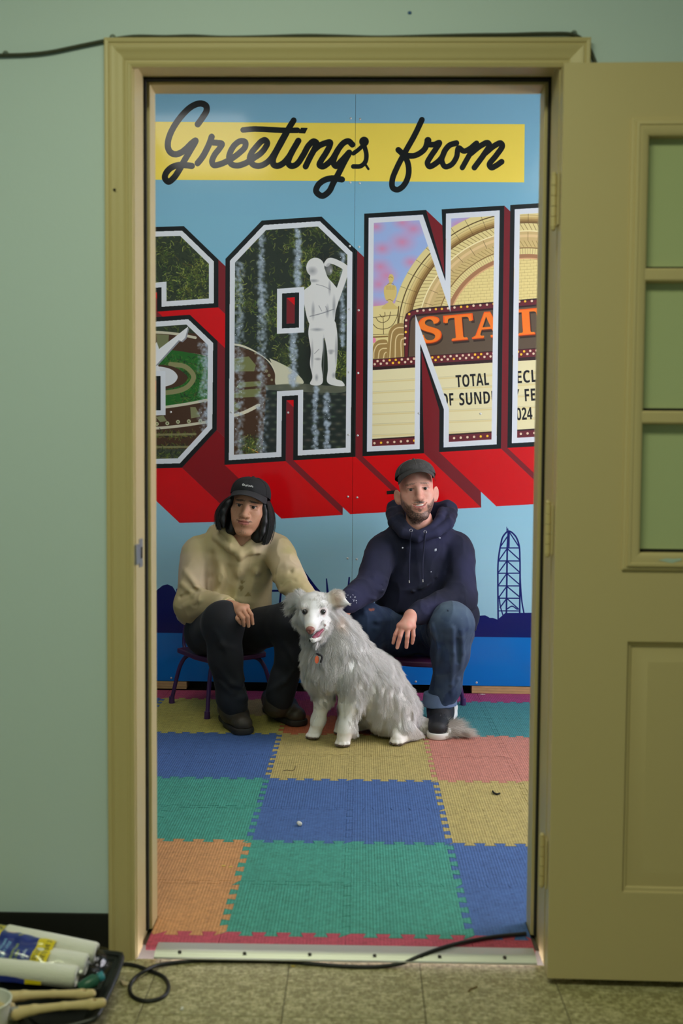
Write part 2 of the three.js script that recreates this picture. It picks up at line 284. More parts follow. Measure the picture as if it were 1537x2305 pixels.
  const spray = (x, y0, y1, w, n, a = 0.5) => { for (let i = 0; i < n; i++) { const t = R(), y = y0 + (y1 - y0) * t, r = rr(2, 6.5); soft([x + (R() + R() - 1) * w, y], r, r, paint(188, 200, 212, a * rr(0.5, 1)), paint(130, 145, 158, 0.06)); } for (let i = 0; i < n / 14; i++) dot([x + (R() + R() - 1) * w, y0 + (y1 - y0) * R()], rr(0.4, 1), paint(226, 232, 238, 0.9)); };
  const S = LET[0].p, A = LET[1].p, N = LET[2].p, D = LET[3].p;
  const inside = (L, draw) => {
    ctx.save(); path(L.out); if (L.hole) { const h = grow(L.hole, 9.6 * PX, -1); h.forEach((p, i) => (i ? ctx.lineTo(...p) : ctx.moveTo(...p))); ctx.closePath(); } ctx.fillStyle = ink; ctx.fill('evenodd'); ctx.restore();
    ctx.save(); path(L.p); if (L.hole) { L.hole.forEach((p, i) => (i ? ctx.lineTo(...p) : ctx.moveTo(...p))); ctx.closePath(); } ctx.clip('evenodd'); draw();
    ctx.lineJoin = 'miter'; ctx.miterLimit = 20; line(L.p, paint(206, 210, 212), 23.6, true); if (L.hole) line(L.hole, paint(206, 210, 212), 23.6, true); ctx.restore();
    if (L.hole) { ctx.save(); const h = grow(L.hole, 9.6 * PX, -1); path(h); ctx.clip(); fill(h, maroon); for (const q of shade(h, -1).sort((a, b) => a.k - b.k)) fill([q.p, q.b, [q.b[0] + drop[0], q.b[1] + drop[1]], [q.p[0] + drop[0], q.p[1] + drop[1]]], q.nn[1] < -0.9 ? bright : maroon); ctx.restore(); }
  };
  const bx = (a, b) => [Math.min(a[0], b[0]), Math.min(a[1], b[1]), Math.max(a[0], b[0]), Math.max(a[1], b[1])];
  // S: tree, flower clock with its hands
  inside(LET[0], () => {
    fill([[-1387,2347],[-644,2346],[-643,1048],[-1396,1042]], paint(44, 54, 38)); clumps(...bx([-1344,2261], [-709,1874]), 26); leaves(...bx([-1344,2272], [-709,1658]), 1500, 0.6);
    const brown = paint(66, 44, 28), cream = paint(190, 186, 160), grey = paint(120, 122, 84);
    fill([[-1391,1782],[-709,1762],[-709,1048],[-1396,1042]], brown);
    for (const [u, c] of [[0, 92], [1, 92], [2, 92], [3, 92]]) { const o = [[-1314,1760],[-1226,1760],[-1137,1761],[-1012,1761]][u]; fill([[o[0], o[1]], [o[0] + 62, o[1] - 4], [o[0] + 56, o[1] - 90], [o[0] + 6, o[1] - 88]], paint(108, 112, 76)); }
    brush([[-1391,1769],[-1016,1770],[-906,1761],[-819,1744]], cream, 6); brush([[-887,1668],[-819,1662],[-731,1645]], cream, 4);
    fill(smooth([[-1237,1656],[-1061,1687],[-863,1673],[-753,1645],[-709,1593],[-709,1463],[-863,1414],[-1039,1400],[-1260,1438]]), paint(34, 92, 30)); leaves(...bx([-1237,1656], [-731,1430]), 700, 0.15);
    for (let i = 0; i < 240; i++) { const p = lerp([-995,1657], [-735,1430], R()); dot([p[0] + rr(-90, 40), p[1] + rr(-60, 60)], rr(0.4, 1.1), paint(70 + 50 * R(), 130, 60, 0.5)); }
    brush([[-1127,1482],[-969,1474],[-863,1501],[-828,1553],[-867,1601],[-942,1614]], paint(128, 126, 84), 11); fill(smooth([[-1105,1609],[-940,1605],[-880,1575],[-858,1549],[-880,1518],[-969,1492],[-1105,1491]]), brown);
    fill(smooth([[-1061,1600],[-984,1601],[-929,1583],[-907,1553],[-924,1523],[-969,1505],[-1061,1500]]), paint(200, 202, 202));
    brush([[-1261,1399],[-1017,1400],[-885,1416],[-735,1445]], cream, 6.2); brush([[-1350,1293],[-1018,1300],[-885,1313],[-735,1336]], cream, 6.2);
    fill([[-845,1405],[-819,1405],[-793,1358],[-841,1349]], grey); fill([[-1017,1356],[-978,1363],[-960,1335],[-995,1330]], grey);
    for (const p of [[-1011,1321],[-959,1324],[-906,1332],[-852,1335],[-795,1336]]) { dot(p, 4.6, paint(150, 152, 112)); dot(p, 1.6, paint(90, 92, 60)); for (let k = 0; k < 7; k++) dot([p[0] + 7 * Math.cos(k), p[1] + 7 * Math.sin(k)], 0.9, paint(196, 198, 160)); }
    for (const [p, q] of [[[-1350,1260], [-819,1272]], [[-1350,1201], [-841,1209]]]) { leaves(...bx([p[0], p[1] - 8], [q[0], q[1] + 8]), 260, 0.3); brush([p, lerp(p, q, 0.5), q], paint(128, 126, 84, 0.8), 5); }
    fill([[-1373,1188],[-797,1200],[-797,1121],[-1373,1117]], paint(58, 62, 48)); leaves(...bx([-1351,1188], [-841,1134]), 420, 0.25);
    spray([-762,1658][0], [-762,1723][1], [-762,1288][1], 22 * PX, 420, 0.55);
    // white hands
    const edge = paint(132, 134, 138), wht = paint(214, 216, 214);
    for (const [c, d] of [[edge, 5], [wht, 0]]) { const o = d * PX * 0.5; fill([[-917,1750],[-854,1799],[-869,1744],[-887,1727],[-902,1731],[-1028,1594],[-1127,1593]].map((p) => [p[0] + o, p[1] - o]), c); }
    fill([[-1010,1722],[-990,1661],[-1061,1581],[-1061,1678]], wht); fill([[-1004,1609],[-990,1574],[-1039,1574],[-1039,1600]], wht);
  });
  // A: fountain and stone figure
  inside(LET[1], () => {
    fill([[-688,2346],[-17,2345],[-7,1119],[-687,1114]], paint(38, 46, 36)); clumps(...bx([-644,2282], [-56,1832]), 20); leaves(...bx([-644,2303], [-55,1703]), 900, 0.5);
    soft([-381,1616], 70, 60, paint(30, 36, 30, 0.9), paint(30, 36, 30, 0)); clumps(...bx([-414,1681], [-348,1627]), 2); clumps(...bx([-109,1682], [-65,1531]), 4);
    const cream = paint(206, 200, 172);
    fill([[-654,1706],[-589,1697],[-490,1659],[-425,1572],[-420,1516],[-467,1137],[-654,1136]], paint(66, 44, 26));
    for (const q of [[[-650,1641],[-556,1654],[-521,1611],[-529,1581],[-650,1580]], [[-599,1528],[-494,1533],[-494,1511],[-621,1498]], [[-610,1489],[-494,1498],[-499,1477],[-599,1472]], [[-643,1476],[-501,1477],[-507,1457],[-639,1450]], [[-650,1446],[-610,1424],[-595,1402],[-650,1363]]]) fill(q, paint(112, 116, 70));
    fill(smooth([[-661,1719],[-589,1710],[-501,1667],[-442,1620],[-403,1577],[-394,1516],[-420,1516],[-429,1577],[-464,1633],[-530,1676],[-600,1702],[-661,1710]]), cream);
    fill(smooth([[-455,1646],[-381,1612],[-320,1573],[-285,1525],[-337,1512],[-420,1512],[-425,1581]]), paint(192, 190, 162)); brush([[-661,1358],[-588,1376],[-507,1414]], cream, 8);
    for (let k = 0; k < 7; k++) dot(lerp([-523,1669], [-442,1540], k / 6), rr(2.5, 4), paint(150, 148, 112, 0.7));
    clumps(...bx([-573,1224], [-515,1191]), 3); for (let k = 0; k < 26; k++) dot(lerp([-581,1219], [-511,1185], R()), rr(0.7, 1.5), [paint(208, 188, 70), paint(196, 96, 60), paint(150, 160, 70)][k % 3]);
    // dry stone plinth
    fill([[-468,1516],[-54,1518],[-51,1162],[-489,1159]], paint(34, 40, 38));
    for (let j = 0; j < 12; j++) for (let i = 0; i < 8; i++) { const p = [-468,1503], x = p[0] + (i + 0.5 * (j % 2)) * 60 + rr(-8, 8), y = p[1] - j * 29 + rr(-4, 4); soft([x, y], rr(10, 15), rr(4.5, 7), paint(82 + rr(-16, 14), 88 + rr(-14, 12), 70, 0.95), paint(52, 58, 50, 0)); }
    fill(smooth([[-477,1512],[-359,1521],[-271,1521],[-173,1513],[-75,1509],[-75,1487],[-468,1490]]), paint(96, 100, 82, 0.8));
    spray([-603,3358][0], [-600,2111][1], [-599,1158][1], 14 * PX, 560, 0.4); spray([-495,3357][0], [-492,2260][1], [-491,1874][1], 9 * PX, 240, 0.45); spray([-491,3357][0], [-487,2003][1], [-484,1159][1], 15 * PX, 560, 0.42);
    spray([-317,3356][0], [-312,2292][1], [-311,1961][1], 9 * PX, 300, 0.5); spray([-337,3356][0], [-329,1799][1], [-328,1508][1], 11 * PX, 300, 0.5); spray([-97,3354][0], [-89,2153][1], [-85,1703][1], 7 * PX, 240, 0.5); spray([-228,3355][0], [-217,1508][1], [-215,1193][1], 8 * PX, 190, 0.5); spray([-170,3354][0], [-158,1476][1], [-156,1194][1], 9 * PX, 190, 0.5);
    // the figure: pale stone with grey brushwork
    const st = paint(206, 206, 200), g1 = paint(120, 122, 124, 0.75), g0 = paint(120, 122, 124, 0), dk = paint(28, 30, 30, 0.9), dk0 = paint(28, 30, 30, 0);
    soft([-184,2111], 44, 34, dk, dk0); soft([-250,1660], 20, 90, dk, dk0); soft([-139,1875], 20, 80, dk, dk0);
    const part = (pts, c = st) => fill(smooth([...pts, pts[0]]), c);
    part([[-248,2089],[-257,2029],[-252,2004],[-287,1971],[-282,1896],[-247,1800],[-147,1804],[-130,1875],[-113,1961],[-140,2004],[-170,2038],[-196,2094]]);
    part([[-258,1819],[-264,1767],[-251,1681],[-255,1616],[-243,1552],[-254,1521],[-215,1513],[-193,1526],[-198,1617],[-190,1703],[-186,1746],[-172,1681],[-167,1595],[-167,1526],[-84,1513],[-97,1535],[-128,1548],[-124,1617],[-120,1703],[-125,1789],[-138,1828]]);
    part([[-287,1969],[-278,1982],[-261,1944],[-252,1875],[-269,1853],[-282,1896]]);
    brush([[-128,1935],[-101,2017],[-82,2077],[-114,2102],[-162,2117],[-175,2102]], st, 13); brush([[-128,1935],[-99,2017],[-80,2077]], st, 14);
    ctx.save(); soft([-231,2085], 20.5, 21.5, st, st); ctx.restore(); soft([-246,2068], 14, 12, g1, g0); soft([-164,2077], 9, 14, paint(120, 120, 122), paint(150, 150, 150, 0.4)); soft([-155,2068], 4, 8, paint(206, 206, 204), g0); dot([-196,2051], 3.5, st);
    for (const [p, a, b] of [[[-239,2021], 14, 5], [[-139,1897], 5, 30], [[-161,1987], 4, 20], [[-221,1785], 18, 5], [[-241,1875], 5, 24], [[-171,1875], 5, 18], [[-188,1703], 3, 30], [[-216,1642], 10, 4], [[-151,1681], 10, 5], [[-127,1682], 4, 40], [[-244,1660], 4, 40], [[-222,1552], 5, 10], [[-137,1563], 6, 8], [[-153,1671], 6, 4]]) soft(p, a, b, g1, g0);
    brush([[-256,1849],[-204,1862],[-139,1884]], paint(104, 106, 108, 0.7), 2); for (const q of [[[-190,1742],[-187,1660],[-191,1552]], [[-226,2004],[-187,1993],[-157,1978]], [[-213,1901],[-199,1875]], [[-180,1897],[-169,1871]], [[-233,1668],[-211,1690]]]) brush(q, paint(110, 112, 114, 0.6), 1.6);
  });
  // N and D: theatre front under a pink sky
  const theatre = () => {
    fill([[-6,2398],[1304,2395],[1332,1172],[3,1162]], paint(146, 168, 208));
    for (const [u, r, o] of [[61,2281],[242,2270],[189,2207],[92,2175],[77,2004],[233,2111],[115,2047],[65,1897],[456,2285],[520,2302],[188,2302],[84,2089],[149,1897]].map((p, i) => [p, 26 + 16 * ((i * 7) % 5) / 5, 0.75])) soft(u, r, r * 0.72, paint(214, 120, 150, o), paint(200, 140, 180, 0));
    const cr = paint(212, 196, 132), sh = paint(122, 94, 48), mid = paint(196, 168, 112), ln = paint(84, 64, 32), C0 = [795,1781], RX = 300 * PX, RY = 275 * PX;
    const ring = (r, c) => { ctx.beginPath(); ctx.ellipse(C0[0], C0[1], RX * r, RY * r, 0, 0, 7); ctx.fillStyle = c; ctx.fill(); };
    const arc = (r, c, w) => { ctx.beginPath(); ctx.ellipse(C0[0], C0[1], RX * r, RY * r, 0, 0, 7); ctx.strokeStyle = c; ctx.lineWidth = w * PX; ctx.stroke(); };
    const spokes = (r0, r1, n, tw, c, w) => { for (let i = 0; i < n; i++) { const a = Math.PI * (i / n), b = a + tw; line([[C0[0] + RX * r0 * Math.cos(a), C0[1] + RY * r0 * Math.sin(a)], [C0[0] + RX * r1 * Math.cos(b), C0[1] + RY * r1 * Math.sin(b)]], c, w); } };
    ring(1, cr); spokes(0.955, 1, 26, 0, ln, 0.7); ring(0.953, ln); ring(0.945, cr); arc(0.925, sh, 0.6);
    for (const [r, c] of [[0.922, [206, 184, 122]], [0.91, [188, 160, 98]], [0.896, [160, 130, 74]], [0.882, [128, 98, 52]], [0.866, [92, 66, 32]]]) ring(r, paint(...c));
    spokes(0.87, 0.95, 26, 0, ln, 0.7); ring(0.86, cr); spokes(0.805, 0.86, 84, 0.035, paint(138, 112, 64), 1.1); ring(0.803, paint(232, 220, 170)); ring(0.795, mid); arc(0.76, paint(212, 184, 130), 6); spokes(0.72, 0.79, 22, 0, ln, 0.7);
    ring(0.722, paint(196, 172, 112)); spokes(0.672, 0.722, 76, 0.04, paint(150, 124, 72), 1.2); ring(0.668, paint(128, 98, 56)); ring(0.66, cr); spokes(0.615, 0.66, 110, 0, paint(140, 114, 70), 0.6); ring(0.615, paint(158, 112, 76)); ring(0.585, paint(206, 160, 112)); ring(0.575, paint(216, 198, 130));
    ctx.save(); ctx.beginPath(); ctx.ellipse(C0[0], C0[1], RX * 0.575, RY * 0.575, 0, 0, 7); ctx.clip();
    for (let j = 0; j < 28; j++) { const y = C0[1] + j * 14.6; line([[C0[0] - 420, y - 24], [C0[0] + 420, y + 30]], paint(170, 144, 84), 0.55); for (let i = 0; i < 30; i++) { const x = C0[0] - 420 + (i + 0.5 * (j % 2)) * 30 + rr(-4, 4), yy = y + (x - C0[0]) * 0.064; line([[x, yy], [x, yy + 14]], paint(170, 144, 84), 0.5); } }
    ctx.restore();
    // urn and pier on the left
    fill([[47,1897],[78,1901],[164,1914],[173,1897],[174,1801],[193,1801],[195,1640],[50,1639]], cr);
    fill(smooth([[130,2053],[143,2051],[150,2034],[146,2017],[139,2004],[159,1996],[165,1972],[161,1944],[151,1927],[146,1918],[160,1901],[177,1889],[91,1888],[112,1910],[125,1918],[112,1931],[103,1961],[105,1991],[120,2004],[128,2013],[124,2034],[130,2053]]), paint(204, 180, 106));
    brush([[120,2004],[135,2010],[150,2004]], sh, 1); brush([[116,1925],[131,1931],[146,1923]], sh, 1.1); for (let k = 0; k < 8; k++) line([lerp([113,1998], [154,1998], k / 7), lerp([116,1978], [152,1978], k / 7)], paint(160, 134, 72), 0.7); brush([[124,2036],[135,2040],[145,2034]], sh, 0.9);
    line([[48,1843],[95,1850],[167,1856]], ln, 1.2); for (const q of [[[48,1815],[70,1794],[100,1788],[139,1801],[165,1841],[173,1880]], [[65,1843],[78,1826],[100,1820],[126,1835],[136,1871]], [[84,1858],[95,1846],[108,1852],[108,1869]]]) brush(q, ln, 1.3); line([[100,1841],[103,1764]], ln, 1.1); line([[175,1897],[171,1811]], ln, 2); line([[48,1760],[129,1764]], ln, 1); brush([[53,1749],[122,1753]], sh, 3);
    dot([53,1734], 6, paint(222, 128, 156));
    fill(smooth([[123,1648],[125,1725],[131,1781],[156,1809],[201,1814],[208,1648]]), paint(150, 120, 70)); fill(smooth([[49,1643],[51,1699],[70,1730],[118,1734],[123,1648]]), paint(150, 120, 70));
    for (const q of [[[134,1650],[140,1743],[148,1777],[169,1794],[204,1796]], [[160,1652],[165,1747],[178,1762],[204,1764]], [[190,1657],[191,1738],[202,1741]], [[56,1648],[58,1682],[75,1712],[118,1719]], [[78,1648],[84,1682],[97,1693],[118,1695]], [[104,1648],[108,1669],[116,1676]]]) brush(q, paint(214, 192, 138), 2.4);
    // marquee
    const maroon2 = paint(98, 34, 40), edge2 = paint(48, 28, 28), board = paint(90, 74, 58);
    fill([[205,1635],[201,1829],[212,1863],[237,1880],[278,1890],[1038,1954],[1314,1973],[1320,1686]], edge2); fill([[208,1635],[206,1829],[216,1859],[242,1876],[278,1882],[1038,1948],[1314,1967],[1320,1686]], maroon2);
    fill([[221,1635],[227,1829],[238,1850],[255,1859],[1038,1924],[1314,1944],[1320,1686]], edge2); fill([[225,1635],[234,1824],[244,1842],[264,1850],[1039,1917],[1315,1935],[1320,1686]], board);
    const bulb = (p, y) => { dot([p[0] + 1.5, p[1] - 1.5], 2.9, edge2); dot(p, 2.7, y ? paint(236, 178, 50) : paint(222, 190, 160)); };
    [[199,1670],[207,1715],[208,1745],[211,1774],[211,1803],[212,1831],[227,1861],[266,1876],[296,1879],[327,1882],[356,1885],[385,1886],[415,1889],[446,1893],[478,1896],[508,1897],[538,1902],[571,1904],[603,1907],[635,1911],[665,1913],[697,1915],[727,1918],[759,1922],[787,1923],[819,1925],[851,1928]].slice(1).forEach((p, i) => bulb(p, [2, 5, 9, 10, 13, 14, 18, 23].includes(i)));
    const serif = (ch, a, b, cap) => { for (const [dx, dy, c] of [[7, -13, paint(52, 40, 32)], [3, -5, paint(110, 44, 18)], [0, 0, paint(238, 86, 22)]]) text(ch, [a[0] + dx, a[1] + dy], [b[0] + dx, b[1] + dy], cap, 'serif', c); text(ch, lerp(lerp(a, b, 0.05), [a[0], a[1] + cap], 0.03), lerp(lerp(a, b, 0.95), [b[0], b[1] + cap], 0.03), cap * 0.93, 'serif', paint(244, 118, 34)); };
    serif('S', [267,1719], [399,1728], 126); serif('T', [399,1728], [549,1742], 126); serif('A', [532,1741], [695,1755], 126); serif('T', [721,1755], [875,1768], 126); serif('E', [892,1768], [1024,1779], 126);
    fill([[21,1640],[1319,1733],[1320,1673],[22,1587]], edge2); fill([[21,1637],[1319,1730],[1320,1689],[22,1602]], maroon2);
    for (let i = 0; i < 44; i++) { const t = i / 43, p = lerp([45,1631], [1319,1720], t), q = lerp([61,1618], [1335,1707], t); bulb(p, i % 7 === 3 || i % 7 === 4); bulb(q, i % 7 === 3 || i % 9 === 4); }
    fill([[22,1587],[1320,1673],[1329,1271],[25,1221]], paint(216, 206, 160));
    for (let j = 1; j < 7; j++) { const a = lerp([22,1587], [25,1221], j / 7), b = lerp([1320,1673], [1329,1271], j / 7); line([a, b], paint(190, 180, 138), 0.9); line([[a[0], a[1] - 7], [b[0], b[1] - 7]], paint(206, 186, 122, 0.6), 3.4); }
    const bk = paint(22, 18, 20);
    text('TOTAL', [458,1507], [621,1520], 59, 'sans-serif', bk); text('ECLIPSE', [748,1528], [977,1546], 59, 'sans-serif', bk); text('OF', [387,1416], [452,1421], 59, 'sans-serif', bk); text('SUNDUSKY', [474,1420], [769,1441], 59, 'sans-serif', bk); text('FEST', [790,1441], [906,1450], 59, 'sans-serif', bk); text('2024', [727,1347], [833,1355], 59, 'sans-serif', bk);
    fill([[25,1249],[1328,1339],[1329,1269],[25,1180]], maroon2); line([[25,1249],[1328,1339]], edge2, 3); for (let i = 0; i < 40; i++) bulb(lerp([63,1233], [1328,1322], i / 39), i % 5 === 1 || i % 5 === 2 && i % 2);
  };
  inside(LET[2], theatre); inside(LET[3], theatre); inside(LET[4], () => { fill(LET[4].p, paint(44, 54, 38)); clumps(...bx([-1652,2240], [-1429,1108]), 12); });
  // ---- script lettering
  const B = ink, w = 13.6;
  brush([[-807,2772],[-782,2806],[-764,2837],[-766,2859],[-786,2870],[-808,2869],[-841,2854],[-877,2822],[-914,2776],[-940,2730],[-953,2687],[-951,2655],[-936,2635],[-914,2629],[-889,2637],[-863,2656],[-837,2681],[-818,2694],[-848,2640],[-874,2597],[-900,2551],[-926,2515],[-951,2498],[-968,2515],[-962,2540],[-937,2565],[-903,2577],[-867,2577],[-836,2573]], B, w);
  brush([[-808,2586],[-786,2613],[-766,2647],[-749,2683],[-739,2712]], B, w); brush([[-734,2685],[-712,2683],[-689,2678],[-701,2656],[-727,2622],[-737,2593],[-729,2577],[-705,2579],[-672,2591],[-639,2609],[-602,2636],[-576,2663],[-576,2686],[-597,2691],[-624,2675],[-646,2643],[-654,2611],[-643,2582],[-617,2574],[-584,2581],[-547,2600],[-533,2610]], B, w - 0.6);
  brush([[-533,2610],[-500,2632],[-478,2658],[-468,2681],[-478,2695],[-495,2690],[-521,2664],[-545,2633],[-553,2605],[-538,2580],[-515,2572],[-489,2577],[-458,2598],[-430,2636],[-403,2685],[-373,2736],[-340,2788]], B, w - 0.6);
  brush([[-373,2732],[-402,2679],[-424,2640],[-440,2602],[-437,2579],[-418,2572],[-392,2583],[-365,2611],[-340,2652],[-317,2691]], B, w); brush([[-340,2652],[-360,2611],[-366,2585],[-350,2571],[-324,2580],[-294,2621],[-267,2668],[-243,2688],[-229,2680],[-238,2653],[-259,2614],[-281,2569]], B, w - 0.4);
  brush([[-241,2646],[-216,2667],[-191,2678],[-163,2683],[-165,2667],[-183,2632],[-205,2598],[-214,2576],[-199,2568],[-175,2581],[-150,2606],[-121,2653],[-96,2681],[-74,2688],[-55,2672]], B, w - 0.6); brush([[-125,2646],[-141,2614],[-146,2585],[-133,2570],[-112,2590],[-88,2615],[-70,2634],[-95,2587],[-120,2537],[-146,2490],[-167,2449],[-200,2428],[-229,2449],[-221,2478],[-192,2502],[-153,2512],[-104,2506]], B, w - 0.4);
  brush([[-50,2630],[-23,2651],[-3,2670]], B, 9); dot([0,2686], 10.6, B); brush([[1,2667],[12,2624],[7,2590],[-15,2570],[-50,2568]], B, 10); brush([[8,2577],[22,2556]], B, 5);
  brush([[-586,2744],[-537,2748],[-493,2747],[-386,2741],[-321,2741]], B, 12); ctx.lineJoin = 'round'; fill([[-303,2751],[-275,2750],[-286,2728],[-312,2729]], B); line([[-303,2751],[-275,2750],[-286,2728],[-312,2729]], B, 2, true);
  const w2 = 12.4;
  brush([[278,2788],[244,2716],[202,2641],[165,2572],[138,2502],[141,2466],[165,2457],[196,2480],[216,2529],[213,2581],[196,2616],[166,2646]], B, w2); brush([[166,2646],[197,2623],[240,2618],[273,2632],[296,2655],[306,2688]], B, w2); dot([308,2690], 7.6, B);
  brush([[310,2671],[339,2671],[363,2679],[348,2652],[323,2615],[307,2583],[317,2567],[344,2579],[375,2608],[391,2643],[414,2668],[445,2677]], B, w2); brush([[384,2631],[376,2594],[392,2566],[422,2575],[446,2610],[456,2654],[481,2639],[509,2650],[542,2676],[509,2622],[475,2561]], B, w2 - 0.8); brush([[514,2627],[560,2663],[594,2678],[603,2667],[580,2626],[533,2561]], B, w2); brush([[582,2627],[626,2663],[657,2676],[665,2663],[636,2617],[605,2575],[615,2561],[637,2570],[663,2588]], B, w2);
  // ---- lake shore skyline
  const navy = paint(12, 18, 92);
  fill([[-1671,283],[-1670,417],[-1356,399],[-1132,442],[-1031,481],[-1009,499],[-984,519],[-960,525],[-935,515],[-920,491],[-904,460],[-842,428],[-820,365],[-464,361],[-438,406],[-398,420],[-354,398],[-327,367],[43,370],[87,382],[547,374],[586,388],[616,390],[629,384],[638,378],[653,378],[677,370],[699,389],[714,403],[959,408],[1132,430],[1327,402],[1330,279],[-1671,281]], navy);
  const K = (s, wd = 2.6) => { ctx.lineCap = 'round'; line(s, navy, wd); }, KC = (s, wd = 2.6) => { ctx.lineCap = 'round'; line(smooth(s), navy, wd); };
  KC([[-917,476],[-900,502],[-873,521],[-842,525]], 3); for (const s of [[[-913,502],[-913,444]], [[-902,511],[-902,382]], [[-917,467],[-882,436]], [[-886,516],[-886,374]]]) K(s, 2);
  KC([[-554,564],[-487,667],[-439,707],[-395,707],[-364,686],[-289,603],[-213,506],[-156,454]], 6.5); for (const s of [[[-333,651],[-333,567],[-341,389]], [[-315,633],[-315,527]], [[-262,567],[-262,510]], [[-297,536],[-258,537]], [[-386,566],[-403,389]], [[-439,654],[-451,379]], [[-350,566],[-376,380]], [[-458,499],[-399,500]]]) K(s, 4.2);
  fill([[-262,545],[-244,550],[-213,502],[-262,501]], navy);
  fill([[-170,564],[-165,564],[-147,436],[-164,436]], navy); fill([[-58,572],[-51,572],[-55,481],[-72,437]], navy); for (const s of [[[55,456],[65,386]], [[77,470],[78,386]], [[90,461],[104,386]], [[34,425],[121,426]]]) K(s, 4.5);
  const T = (s) => s, tw = 2.5;
  KC([[680,372],[676,548],[676,657],[686,735],[698,781],[725,807],[755,787],[775,745],[782,667],[784,541],[785,403]], 3.4); KC([[783,608],[789,516],[796,453],[806,403]], 3); K([[723,804],[719,724],[720,400]], 3.6); K([[727,804],[727,729]], 3.2); KC([[683,485],[690,435],[703,393]], 2.6);
  for (const s of [[[685,724],[778,725]], [[678,660],[781,661]], [[677,599],[783,601]], [[678,537],[784,538]], [[680,476],[785,477]], [[684,413],[785,414]], [[718,779],[687,732]], [[730,800],[775,733]], [[717,719],[681,666]], [[722,719],[780,667]], [[717,658],[680,606]], [[722,658],[782,605]], [[717,596],[681,543]], [[722,596],[783,544]], [[718,533],[683,482]], [[723,533],[784,483]], [[718,472],[689,430]], [[724,473],[781,422]], [[715,827],[715,804]], [[720,818],[721,804]]]) K(s, tw - (s[0][0] === s[1][0] ? 1.2 : 0));
  KC([[723,423],[747,437],[773,422]], tw);
  fill([[-1671,282],[1330,283],[1336,14],[-1674,-33]], paint(12, 108, 188));
}
{
  const g = thing('painted_mural', 'postcard style mural on blue panels reading Greetings from with giant photo-filled block letters', 'mural', [0, 0, -5.1], -0.018);
  const back = mat([120, 110, 96], 0.9), screwM = mat([214, 214, 210], 0.4, { metalness: 0.6 }), sg = new THREE.SphereGeometry(0.0055, 12, 8).scale(1, 1, 0.45);
  const Y0 = 40, Y1 = 3090, s = 2048 / (Y1 - Y0), wob = dataTexture(256, (x, y) => [128 + 60 * (N1[y * 256 + x] - 0.5)], false);
  for (let k = -1; k <= 2; k++) {
    const X0 = -1261.5 + 1220 * k, c = document.createElement('canvas'); c.width = Math.ceil(1219 * s); c.height = 2048;
    const ctx = c.getContext('2d'); ctx.setTransform(s, 0, 0, -s, -X0 * s, Y1 * s); artwork(ctx);
    const t = new THREE.CanvasTexture(c); t.colorSpace = THREE.SRGBColorSpace; t.anisotropy = 8;
    const paintM = new THREE.MeshPhysicalMaterial({ map: t, roughness: 0.6, specularIntensity: 0.2, clearcoat: 0.5, clearcoatRoughness: 0.12, bumpMap: wob, bumpScale: 0.0008 });
    const geo = new THREE.BoxGeometry(1.2185, (Y1 - Y0) / 1000, 0.012).translate((X0 + 609.5) / 1000, (Y1 + Y0) / 2000, -0.006);
    const p = obj('panel', geo, [back, back, back, back, paintM, back], g);
    for (const xs of [22, 1197]) for (let i = 0; i < 10; i++) { const m = obj('screw', sg, screwM, p); m.position.set((X0 + xs) / 1000, 0.052 + 0.3045 * i + (xs > 600 ? 0.004 : 0), 0.0005); }
    for (const xs of [320, 620, 900]) for (const y of [0.055, 1.38]) { const m = obj('screw', sg, screwM, p); m.position.set((X0 + xs) / 1000, y, 0.0005); }
  }
}
// timber blocks that the panels stand on
function plank(label, x0, x1, z) {
  const t = obj('wood_block', metricUV(rbox(-(x1 - x0) / 2, 0, -0.088, (x1 - x0) / 2, 0.037, 0, 0.002)), M.pine); t.position.set((x0 + x1) / 2, 0, z); t.rotation.y = -0.018; tag(t, label, 'wood block');
}

M.pine = mat([206, 172, 122], 0.65, { map: dataTexture(256, (x, y) => { const a = N1[(y & 255) * 256 + ((x * 1) >> 3 & 255)], g = Math.sin(y * 0.55 + 9 * a + x * 0.01) * 10 + (N2[y * 256 + (x >> 2)] - 0.5) * 40; return [238 + g, 232 + g, 222 + g]; }, true, 3) });
plank('long raw timber block under the mural at the left edge of the doorway view', -1.35, -0.865, -5.118);
plank('raw timber block under the mural right of the purple chair leg', 0.555, 1.2, -5.088);

